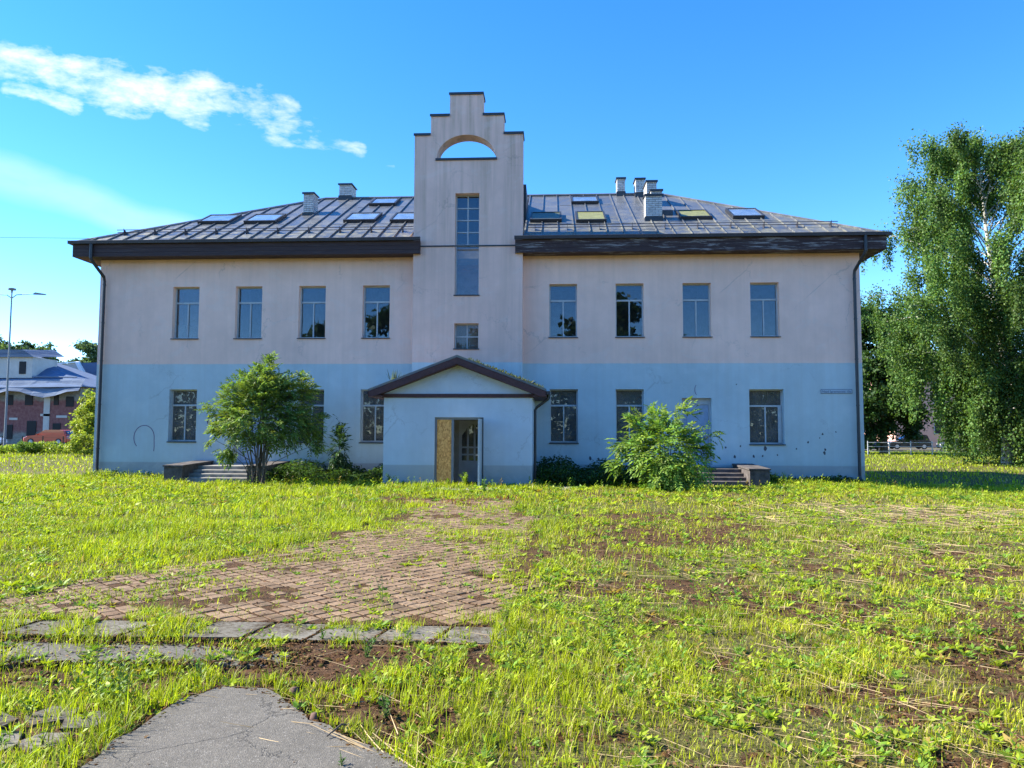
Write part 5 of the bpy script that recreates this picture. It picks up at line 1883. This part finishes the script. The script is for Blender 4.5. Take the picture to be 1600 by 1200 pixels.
def birch(base, height, seed, label):
    g = np.random.default_rng(seed)
    bz = float(gz(base[0], base[1]))
    t_ = thing('birch_tree', label, 'tree', (base[0], base[1], bz))
    tr = MB()
    lean = np.array([-.3, 0.1])
    def tp(f):
        return np.array([base[0] + lean[0] * f * 2 + .25 * math.sin(f * 5), base[1] + lean[1] * f * 2, bz + height * .97 * f])
    limb_tube(tr, [tuple(tp(f)) for f in np.linspace(-.01, 1, 10)], .34, .03, 10)
    LP, LA, LS, LT = [], [], [], []
    nl_ = 84
    for i in range(nl_):
        f = .06 + .92 * (i + g.random()) / nl_
        az = i * 2.4 + g.normal(0, .3)
        prof = np.interp(f, [.1, .25, .45, .65, .8, .9, 1.0], [4.6, 6.4, 8.0, 7.2, 5.4, 4.0, 1.3])
        ln = prof * g.uniform(.62, 1.08)
        a = tp(f)
        rise = ln * np.interp(f, [.1, .6, 1], [.35, .55, .9])
        dirv = np.array([math.cos(az), math.sin(az), 0])
        pts = [a, a + dirv * ln * .35 + [0, 0, rise * .55], a + dirv * ln * .7 + [0, 0, rise * .9], a + dirv * ln + [0, 0, rise * .85]]
        limb_tube(tr, [tuple(p) for p in pts], .085 * (1 - f * .6), .012, 5)
        for k in range(8):
            s = .28 + .72 * (k + g.random()) / 8
            seg = min(int(s * 3), 2); ff = s * 3 - seg
            p = pts[seg] * (1 - ff) + pts[seg + 1] * ff
            aw = az + g.normal(0, .9)
            tw = g.uniform(.4, 1.5) * (.6 + .4 * (1 - f))
            e = p + np.array([math.cos(aw) * tw, math.sin(aw) * tw, g.uniform(-.1, .45)])
            tone = math.exp(g.normal(0, .24))
            # spray of leaves round the twig
            m_ = 95
            q_ = p + (e - p) * g.random((m_, 1)) + g.normal(0, .30, (m_, 3))
            LP.append(q_); LA.append(g.normal(size=(m_, 3)) * .8 + [0, 0, -.6]); LT.append(np.full(m_, tone))
            for j in range(4):
                hl = g.uniform(.4, 2.6) * np.interp(f, [.1, .5, 1], [1.25, 1.0, .5])
                hl = min(hl, (p[2] - bz) - .15)
                if hl < .3: continue
                m_ = int(hl * 42)
                t = g.random(m_)[:, None]
                st_ = p + (e - p) * g.random()
                dr = g.normal(0, .12, 2)
                q_ = st_ + np.concatenate([dr[0] * t, dr[1] * t, -hl * t], 1) + g.normal(0, .15, (m_, 3)) * (1.25 - t * .6)
                LP.append(q_); LA.append(g.normal(size=(m_, 3)) * .6 + [0, 0, -1.0]); LT.append(np.full(m_, tone))
    for j in range(150):
        zc = g.uniform(.5, 10.5)
        aw, rw = g.uniform(0, 6.28), g.uniform(.5, 4.6) * (1 - .03 * zc)
        c_ = np.array([base[0] + .6 + rw * math.cos(aw), base[1] + rw * math.sin(aw), bz + zc])
        m_ = 300
        q_ = c_ + g.normal(size=(m_, 3)) * np.array([.5, .5, .75])
        q_[:, 2] = np.maximum(q_[:, 2], bz + .15)
        LP.append(q_); LA.append(g.normal(size=(m_, 3)) * .7 + [0, 0, -.9]); LT.append(np.full(m_, math.exp(g.normal(0, .16))))
    tr.build('trunk', M['birch_bark'], t_)
    P, A, T = np.concatenate(LP), unit(np.concatenate(LA)), np.concatenate(LT)
    n = len(P)
    print('birch leaves', n)
    L = g.uniform(.10, .18, n)
    V = leaf_quads(P, A, L, L * .75, g) - np.array([base[0], base[1], bz])
    link('crown', quads_mesh('crown', V, M['leaf'], np.clip(jitter_cols(n, (0.092, 0.165, 0.040), g, .24, .10) * T[:, None], .003, .9)), t_)


birch((30.6, 20.5), 19.6, 4, 'large weeping birch with hanging branches at the right edge')
g = np.random.default_rng(33)
leaf_cloud_tree('chestnut_tree', 'dense dark green round tree between the building corner and the birch', (34, 45), 15.5, ell_crown(g, 52, 6.6, 5.5, 1.4, 13.6, 1.3, 2.3), 62000, .34, (0.040, 0.085, 0.022), 21, .4)
leaf_cloud_tree('maple_tree', 'dark tree in the gap behind the birch trunk', (47, 47), 12, ell_crown(g, 30, 6.5, 5, 2.4, 11, 1.3, 2.2), 30000, .36, (0.045, 0.09, 0.025), 22, .35)
leaf_cloud_tree('maple_tree', 'dark tree at the far right edge behind the birch', (58, 44), 15, ell_crown(g, 26, 6.5, 5, 3.0, 13, 1.4, 2.3), 20000, .38, (0.045, 0.09, 0.025), 23, .35)
# far trees at the left
leaf_cloud_tree('linden_tree', 'large round tree above the tarpaulin roof at the far left', (-90, 96), 18, ell_crown(g, 44, 7.5, 6, 7, 17.0, 1.4, 2.4), 34000, .55, (0.065, 0.115, 0.05), 24, .5)
leaf_cloud_tree('linden_tree', 'tree behind the roof ridge just right of the street lamp', (-83.0, 97), 15, ell_crown(g, 22, 4, 5, 6, 13.2, 1.2, 2.0), 14000, .5, (0.06, 0.11, 0.045), 25, .4)
leaf_cloud_tree('linden_tree', 'tree beside the left corner of the building behind the white roof edge', (-76, 96), 17, ell_crown(g, 26, 5.0, 5, 7, 16.3, 1.3, 2.1), 17000, .5, (0.07, 0.12, 0.055), 26, .4)
leaf_cloud_tree('roadside_bush', 'yellow green bush between the red car and the building corner', (-29.6, 24), 4.9, ell_crown(g, 16, 1.25, 1.4, .4, 4.5, .45, .85), 11000, .17, (0.27, 0.33, 0.045), 27, .08, cat='bush')
leaf_cloud_tree('roadside_bush', 'low yellow green bush at the foot of the left corner', (-27.8, 21), 2.0, ell_crown(g, 9, 1.0, 1.0, .1, 1.5, .35, .6), 3500, .13, (0.27, 0.34, 0.045), 28, .05, cat='bush')
leaf_cloud_tree('roadside_bush', 'round green bush in front of the red car at the wire fence', (-34.5, 24.5), 1.5, ell_crown(g, 7, 1.3, .8, .1, 1.0, .3, .5), 3000, .10, (0.11, 0.20, 0.03), 29, .04, cat='bush')
# trees behind the photographer, mirrored in the upper windows
for i, (x, y, h, rx) in enumerate(((-14, -62, 15, 5), (-3, -66, 13, 5.5), (9, -60, 16.5, 5), (21, -66, 12.5, 5), (33, -60, 12.5, 6), (46, -64, 11, 6), (-28, -68, 14, 6))):
    leaf_cloud_tree('park_tree', ['round tree reflected in the windows left of the tower', 'wide low tree reflected beside the tower window', 'tallest tree reflected in the second upper window right of the tower',
        'small tree reflected in the third upper window right of the tower', 'low tree reflected in the right end window', 'spreading tree far right behind the photographer', 'tree far left behind the photographer'][i],
        (x, y), h + 1.5, ell_crown(g, 24, rx * 1.25, rx, 3, h + 1.5, 1.5, 2.5), 9000, .7, (0.05, 0.09, 0.03), 40 + i, .35)

# moss and grass tufts on the porch roof (right slope)
g = np.random.default_rng(77)
n = 1500
t = g.random(n) ** .8
xs = .25 + t * 2.45
P = np.stack([xs, -3.15 + g.random(n) * 2.4, 4.04 - (xs / 2.8) * 1.075 + g.random(n) * .05], 1)
A = g.normal(size=(n, 3)) * [.7, .7, .5] + [0, 0, .9]
L = g.uniform(.05, .15, n)
o = link('moss_growth', quads_mesh('moss_growth', leaf_quads(P, A, L, L * .25, g), M['leaf'], jitter_cols(n, (0.07, 0.09, 0.035), g, .3, .1)), B)
tag(o, kind='stuff')
g = np.random.default_rng(78)
n = 40
P = np.stack([-2.35 + g.normal(0, .08, n), -1.6 + g.normal(0, .1, n), 3.25 + g.random(n) * .05], 1)
A = g.normal(size=(n, 3)) * [.25, .25, .1] + [0, 0, 1]
L = g.uniform(.2, .55, n)
o = link('grass_tuft', quads_mesh('grass_tuft', leaf_quads(P, A, L, L * .05, g), M['leaf'], jitter_cols(n, (0.10, 0.13, 0.05), g, .3, .1)), B)
tag(o, kind='stuff')

# ------------------------------------------------------------------ background: left street
def tarp_mat():
    m, t, p, out = new_mat('blue_grey_tarpaulin')
    gg = t.n('ShaderNodeNewGeometry')
    P = gg.outputs['Position']
    n = t.noise(1.0, 5, .65, t.scaled(P, .12, .12, 1.3), .3)
    t.link(t.mix(t.ramp(n, (.35, .65)), rgb(.08, .11, .17), rgb(.20, .24, .31)), p.inputs['Base Color'])
    p.inputs['Roughness'].default_value = .95
    p.inputs['Specular IOR Level'].default_value = .1
    bump(t, p, n, .8, .2)
    return m


def old_wall_mat():
    m, t, p, out = new_mat('patched_red_grey_wall')
    gg = t.n('ShaderNodeNewGeometry')
    P = gg.outputs['Position']
    x, y, z = t.xyz(P)
    n = t.noise(.55, 5, .7, P)
    n2 = t.noise(2.5, 4, .7, P)
    zz = t.math('ADD', z, t.math('MULTIPLY', t.math('SUBTRACT', n, .5), 1.4))
    red = t.mix(t.ramp(n2, (.35, .65)), rgb(.16, .055, .055), rgb(.26, .12, .11))
    grey = t.mix(t.ramp(n2, (.35, .65)), rgb(.16, .16, .15), rgb(.30, .28, .24))
    f = t.math('MULTIPLY', t.ramp(zz, (1.2, 1.7)), t.ramp(zz, (5.3, 5.7, 1, 0)))
    t.link(t.mix(f, grey, red), p.inputs['Base Color'])
    p.inputs['Roughness'].default_value = .95
    return m


M['tarp'] = tarp_mat()
M['oldwall'] = old_wall_mat()
M['bluegrey_roof'] = simple('blue_grey_roof', (.085, .13, .22), .95, .15, .6)
M['white_edge'] = simple('white_verge', (.75, .77, .80), .5, .05)
M['pale_wall'] = simple('pale_far_wall', (.48, .46, .44), .9, .12, 1.0)
M['pink_house'] = simple('pink_far_wall', (.62, .36, .28), .9, .12, 1.0)
M['grey_roof2'] = simple('grey_far_roof', (.14, .14, .15), .8, .15, 1.0)
M['opening'] = simple('dark_opening', (.02, .02, .022), .8)

HB = thing('derelict_house', 'derelict red and grey house under a blue grey tarpaulin roof at the far left', 'house', (-72, 66, 0))
MB().box(-98, -56.8, 64, 76, -.3, 7.4).build('wall', M['oldwall'], HB)
rp = MB().prism([(-101, 63.0, 6.7), (-56.0, 63.0, 7.2), (-67.6, 71, 11.7), (-72, 71, 12.6), (-101, 71, 13.5)], (0, .25, .12))
rp.prism([(-56.0, 63.0, 7.2), (-56.0, 77, 7.2), (-67.6, 71, 11.7)], (0, .25, .12))
rp.build('tarpaulin_roof', M['bluegrey_roof'], HB)
tf = MB()
xs_ = np.linspace(-101, -56.2, 30)
for a, b in zip(xs_[:-1], xs_[1:]):
    da, db = 6.25 + .45 * math.sin(a * .75), 6.25 + .45 * math.sin(b * .75)
    tf.prism([(a, 62.7, da), (b, 62.7, db), (b, 63.9, 8.15), (a, 63.9, 8.15)], (0, .05, .03))
tf.build('tarpaulin_skirt', M['tarp'], HB)
MB().tube([(-101, 64.4, 8.9), (-57.6, 64.4, 8.5)], .10, 5).build('roof_batten', M['tarp'], HB)
dm = MB().box(-72, -63.5, 64.3, 69, 8.4, 11.1)
dmo = dm.build('dormer', M['pale_wall'], HB)
MB().prism([(-72.4, 63.9, 11.05), (-63.1, 63.9, 11.05), (-64.6, 63.9, 12.0), (-72.4, 63.9, 12.0)], (0, 6, .6)).build('dormer_roof', M['tarp'], dmo)
MB().box(-65.2, -64.35, 64.2, 64.295, 8.9, 10.5).build('dormer_window', M['opening'], dmo)
for (a, b, c_, d_) in ((-66.6, -65.6, 4.9, 6.2), (-64.0, -63.0, 4.9, 6.2), (-60.2, -59.6, 4.9, 6.2), (-58.6, -57.6, 4.7, 6.0), (-63.6, -62.4, .8, 2.9), (-60.2, -59.2, .7, 2.6), (-66.6, -65.5, .6, 2.4), (-75, -73, 5, 6.5)):
    MB().box(a, b, 63.9, 63.99, c_, d_).build('window_opening', M['opening'], HB)
for (a, b, c_, d_) in ((-61.9, -60.7, 3.5, 3.8), (-59.8, -58.4, 3.3, 3.6), (-61.5, -60.7, .9, 6.6), (-66, -64.9, 3.0, 3.3)):
    MB().box(a, b, 63.93, 63.988, c_, d_).build('plaster_patch', M['pale_wall'], HB)
H2 = thing('white_edged_house', 'pale house with white edged blue roof behind the derelict house', 'house', (-70, 84, 0))
MB().box(-75.5, -62.5, 82.2, 92, -.2, 9.2).build('wall', M['pale_wall'], H2)
MB().prism([(-77, 82, 9.1), (-67.9, 82, 9.1), (-69.6, 82, 12.0), (-76.6, 82, 11.4)], (0, .15, 0)).build('gable_front', M['pale_wall'], H2)
MB().prism([(-69.75, 81.8, 12.15), (-69.2, 81.8, 12.15), (-67.2, 81.8, 8.9), (-67.9, 81.8, 8.9)], (0, .4, .1)).build('roof_edge', M['white_edge'], H2)
MB().prism([(-77, 81.8, 11.45), (-69.75, 81.8, 12.0), (-69.75, 81.8, 12.2), (-77, 81.8, 11.7)], (0, .4, .05)).build('roof_edge', M['white_edge'], H2)
MB().prism([(-69.2, 82.3, 12.05), (-61, 82.3, 12.2), (-61, 82.3, 8.9), (-67.2, 82.3, 8.9)], (0, 6, 0)).build('roof', M['bluegrey_roof'], H2)


# street lamp
SLX, SLY = -51.2, 44.2
sl = thing('street_lamp', 'tall grey street lamp with two arms at the left edge', 'street lamp', (SLX, SLY, 0))
MB().tube([(SLX, SLY, -.1), (SLX, SLY, 2), (SLX, SLY, 15.4)], [.13, .11, .06], 8).build('pole', M['frame_grey'], sl)
for s in (-1, 1):
    MB().tube([(SLX, SLY, 14.9), (SLX + s * .5, SLY, 15.25), (SLX + s * 2.6, SLY, 15.35)], [.05, .045, .035], 6).build('arm', M['frame_grey'], sl)
    MB().prism([(SLX + s * 2.2, SLY - .12, 15.28), (SLX + s * 3.5, SLY - .12, 15.22), (SLX + s * 3.5, SLY - .12, 15.32), (SLX + s * 2.5, SLY - .12, 15.48)], (0, .26, 0)).build('lamp_head', M['frame_grey'], sl)
MB().tube([(SLX, SLY, 15.3), (SLX, SLY, 15.7), (SLX, SLY, 15.75), (SLX, SLY, 15.9), (SLX, SLY, 15.98)], [.05, .1, .36, .36, .1], 10).build('lamp_cap', M['frame_grey'], sl)


# cars
def car_paint(name, col):
    m, t, p, out = new_mat(name)
    p.inputs['Base Color'].default_value = rgb(*col)
    p.inputs['Roughness'].default_value = .3
    p.inputs['Coat Weight'].default_value = .6
    return m


M['tyre'] = simple('tyre_rubber', (.02, .02, .02), .9)
M['carglass'] = glass_mat('car_glass', .10, (.25, .28, .3))
M['headlight'] = simple('headlight_lens', (.8, .8, .82), .15, 0, bmp=0)


def car(label, loc, rz_, paint, group=None, L=4.3, H=1.5, wagon=False):
    t_ = thing('parked_car', label, 'car', (0, 0, 0), group)
    hw = .86
    # side profile (x forward), body below the belt
    body = [(-L / 2, .35), (-L / 2 - .03, .6), (-L / 2 + .05, .92), (-L / 2 + .5, .98), (L * .2, .98), (L * .42, .86), (L / 2, .66), (L / 2 + .02, .4), (L / 2 - .1, .25), (-L / 2 + .1, .25)]
    def loft(prof, ys, mat, nm, par, inset=None):
        vs, fs = [], []
        n = len(prof)
        for y, sc_ in ys:
            for (px_, pz) in prof:
                vs.append((px_ * sc_ if abs(px_) > .1 else px_, y, pz))
        for i in range(len(ys) - 1):
            for j in range(n):
                a, b = i * n + j, i * n + (j + 1) % n
                fs.append((a, b, b + n, a + n))
        fs.append(tuple(range(n - 1, -1, -1)))
        fs.append(tuple((len(ys) - 1) * n + j for j in range(n)))
        me = bpy.data.meshes.new(nm)
        me.from_pydata(vs, [], fs)
        return link(nm, me, par, mat)
    bd_ = loft(body, [(-hw, .96), (-hw * .93, 1), (hw * .93, 1), (hw, .96)], paint, 'body', t_)
    rear = -L * .46 if wagon else -L * .36
    cab = [(rear, .97), (rear + .25, H - .06), (rear + .6, H), (L * .02, H), (L * .24, .97)]
    loft(cab, [(-hw * .9, .97), (-hw * .72, 1), (hw * .72, 1), (hw * .9, .97)], paint, 'cabin', t_)
    for s in (-1, 1):
        y = s * (hw * .86)
        gl_ = MB().prism([(rear + .22, y, 1.03), (rear + .38, y - s * .07, H - .12), (L * .01, y - s * .07, H - .12), (L * .19, y, 1.03)], (0, s * .02, 0))
        gl_.build('side_window', M['carglass'], t_)
        MB().box(L / 2 - .12, L / 2 + .005, s * .55 - .15, s * .55 + .15, .58, .72).build('headlight', M['headlight'], t_)
        MB().box(L * .17, L * .2, s * .9 - .06, s * .9 + .06, .98, 1.1).build('wing_mirror', paint, t_)
        for xw in (-L * .31, L * .32):
            w1 = MB().tube([(xw, s * .70, .32), (xw, s * .875, .32)], .32, 16).build('wheel', M['tyre'], t_)
            MB().tube([(xw, s * .876, .32), (xw, s * .885, .32)], .2, 12).build('rim', M['frame'], w1)
    MB().prism([(L * .225, -hw * .62, 1.03), (L * .06, -hw * .55, H - .07), (L * .06, hw * .55, H - .07), (L * .225, hw * .62, 1.03)], (.03, 0, .02)).build('windscreen', M['carglass'], t_)
    MB().prism([(rear + .01, -hw * .6, 1.05), (rear + .2, -hw * .55, H - .12), (rear + .2, hw * .55, H - .12), (rear + .01, hw * .6, 1.05)], (-.03, 0, .02)).build('rear_window', M['carglass'], t_)
    t_.location = loc
    t_.rotation_euler = (0, 0, rz_)
    return t_


car('orange red hatchback parked at the far left behind the wire fence', (-47.8, 46, .25), R(183), car_paint('orange_red_paint', (.55, .07, .03)), 'cars parked on the left street', 4.4, 1.5, True)
car('silver car parked behind weeds at the left edge', (-55.3, 46, .05), R(3), car_paint('silver_paint', (.5, .52, .54)), 'cars parked on the left street', 4.6, 1.4)
car('dark blue car closest to the building corner on the right street', (39.2, 62, -.2), R(95), car_paint('dark_blue_paint', (.04, .06, .13)), 'cars parked on the right street', 4.3, 1.5)
car('black car with pale roof in the middle of the right street row', (43.7, 61, -.1), R(175), car_paint('black_paint', (.02, .022, .028)), 'cars parked on the right street', 4.6, 1.65, True)
car('dark grey car nearest the birch on the right street', (49.0, 60, -.2), R(172), car_paint('grey_paint', (.07, .08, .11)), 'cars parked on the right street', 4.5, 1.45)

# roads
def strip(name, x0, x1, y0, y1, z, mat, label):
    return tag(MB().box(x0, x1, y0, y1, z - .05, z).build(name, mat), label, kind='structure')


strip('road', 28, 80, 56, 66, -.12, M['asphalt'], 'street behind the building on the right')
strip('road', -110, -38, 43, 50, .03, M['asphalt'], 'street in front of the derelict house')


# wire fence, left (posts and wires)
lf_ = thing('wire_fence', 'low wire fence overgrown with weeds at the far left', 'fence', (-40, 26, 0))
for k in range(16):
    x = -29.6 - k * 1.55
    MB().box(x - .03, x + .03, 25.97, 26.03, 0, 1.25).build('post', M['rust'], lf_)
for k in range(5):
    MB().tube([(-53, 26, .2 + k * .24), (-29.5, 26, .2 + k * .24)], .006, 4).build('wire', M['rust'], lf_)
# overgrowth along the fence
g = np.random.default_rng(91)
n = 11000
xs = g.uniform(-54, -28, n)
hz_ = .35 + .6 * vn(xs, xs * 0, .9, 3)
P = np.stack([xs, 25.6 + g.normal(0, .35, n), g.random(n) ** .9 * hz_], 1)
A = g.normal(size=(n, 3)) + [0, 0, .5]
L = g.uniform(.12, .26, n)
tag(link('fence_weeds', quads_mesh('fence_weeds', leaf_quads(P, A, L, L * .4, g), M['leaf'], jitter_cols(n, (0.22, 0.30, 0.04), g, .25, .12))), 'tall green weeds growing through the wire fence', kind='stuff')

# metal railing, right
rf_ = thing('metal_railing', 'pale metal railing in front of the cars on the right', 'railing', (38, 44, 0))
FX0, FX1, FY = 31.3, 42.5, 42
k = 0
x = FX0
while x <= FX1 + .01:
    MB().box(x - .035, x + .035, FY - .035, FY + .035, -.3, 1.0).build('post', M['frame'], rf_)
    x += 1.87
for z_ in (.98, .62, .2):
    MB().tube([(FX0, FY - .04, z_ - .12), (FX1, FY - .04, z_ - .12)], .022, 5).build('rail', M['frame'], rf_)
# wooden frame beside the corner
wf = thing('wooden_swing_frame', 'weathered wooden A frame beside the building corner on the right', 'swing frame', (32, 46, 0))
for (a, b) in (((30.4, 46), (30.9, 46)), ((31.6, 46), (30.9, 46)), ((32.4, 47), (32.9, 47)), ((33.5, 47), (32.9, 47))):
    MB().tube([(a[0], a[1], -.2), (b[0], b[1], 2.0)], .06, 6).build('leg', M['bark'], wf)
MB().tube([(30.5, 46, 2.0), (33.3, 47, 2.05)], .06, 6).build('crossbeam', M['bark'], wf)
# a thin survey stake in the shade
tag(MB().tube([(20.1, 1.4, -.25), (20.1, 1.4, 1.9)], .012, 5).build('thin_stake', M['frame']), 'thin pale stake standing in the shaded grass right of the building', 'stake')

# houses at the right
PH = thing('pink_house', 'pink house glimpsed behind the birch', 'house', (60, 80, 0))
MB().box(50, 78, 78, 90, -.4, 9.5).build('wall', M['pink_house'], PH)
MB().prism([(49.2, 77.2, 9.45), (78.8, 77.2, 9.45), (75, 84, 13), (53, 84, 13)], (0, .4, .1)).build('roof', M['grey_roof2'], PH)
for r_ in range(2):
    for k in range(8):
        x = 52 + k * 3.2
        wo_ = MB().box(x, x + 1.2, 77.93, 77.99, 1.6 + r_ * 3.6, 3.5 + r_ * 3.6).build('window', M['frame'], PH)
        MB().box(x + .1, x + 1.1, 77.90, 77.925, 1.7 + r_ * 3.6, 3.4 + r_ * 3.6).build('pane', M['opening'], wo_)
WH = thing('grey_house', 'pale grey house at the far right edge behind the trees', 'house', (84, 70, 0))
MB().box(66, 90, 66, 76, -.4, 5.5).build('wall', M['pale_wall'], WH)
MB().prism([(65.4, 65.4, 5.45), (90.6, 65.4, 5.45), (90.6, 71, 8.6), (65.4, 71, 8.6)], (0, .3, .1)).build('roof', M['grey_roof2'], WH)
for k in range(6):
    x = 67.5 + k * 3.6
    MB().box(x, x + 1.2, 65.93, 65.99, 1.4, 3.2).build('window', M['white'], WH)
# overhead cable behind the roof
tag(MB().tube([(-60 + k * 12, 30, 17.6 - .9 * math.sin(k / 10 * math.pi) ) for k in range(11)], .016, 4).build('overhead_cable', M['black_metal']), 'thin overhead cable sagging behind the roof ridge', 'cable')
# distant tree belt closing the horizon
g = np.random.default_rng(55)
n = 60000
th = g.uniform(-1.25, 1.25, n)
dist = g.uniform(240, 262, n)
x = dist * np.sin(th); y = -26 + dist * np.cos(th)
hp = 7 + 5 * vn(th * 60, th * 0, 1, 3) + 3 * vn(th * 200, th * 0, 1, 5)
P = np.stack([x, y, g.random(n) * hp], 1)
A = g.normal(size=(n, 3)); L = g.uniform(1.2, 2.4, n)
tag(link('far_woodland', quads_mesh('far_woodland', leaf_quads(P, A, L, L * .8, g), M['leaf'], jitter_cols(n, (0.05, 0.09, 0.04), g, .25, .1))), 'distant belt of trees closing the horizon', kind='stuff')
g = np.random.default_rng(56)  # unseen thicket, added to darken what the ground floor windows reflect
n = 26000
x = g.uniform(-95, 110, n)
y = -76 - g.random(n) * 4
hp = 8.5 + 5 * vn(x, x * 0, .12, 3) + 2 * vn(x, x * 0, .5, 5)
P = np.stack([x, y, g.random(n) * hp], 1)
A = g.normal(size=(n, 3)); L = g.uniform(.6, 1.2, n)
tag(link('reflection_thicket', quads_mesh('reflection_thicket', leaf_quads(P, A, L, L * .8, g), M['leaf'], jitter_cols(n, (0.05, 0.08, 0.03), g, .25, .1))), 'unseen thicket added behind the camera to darken the ground floor window reflections', kind='stuff')
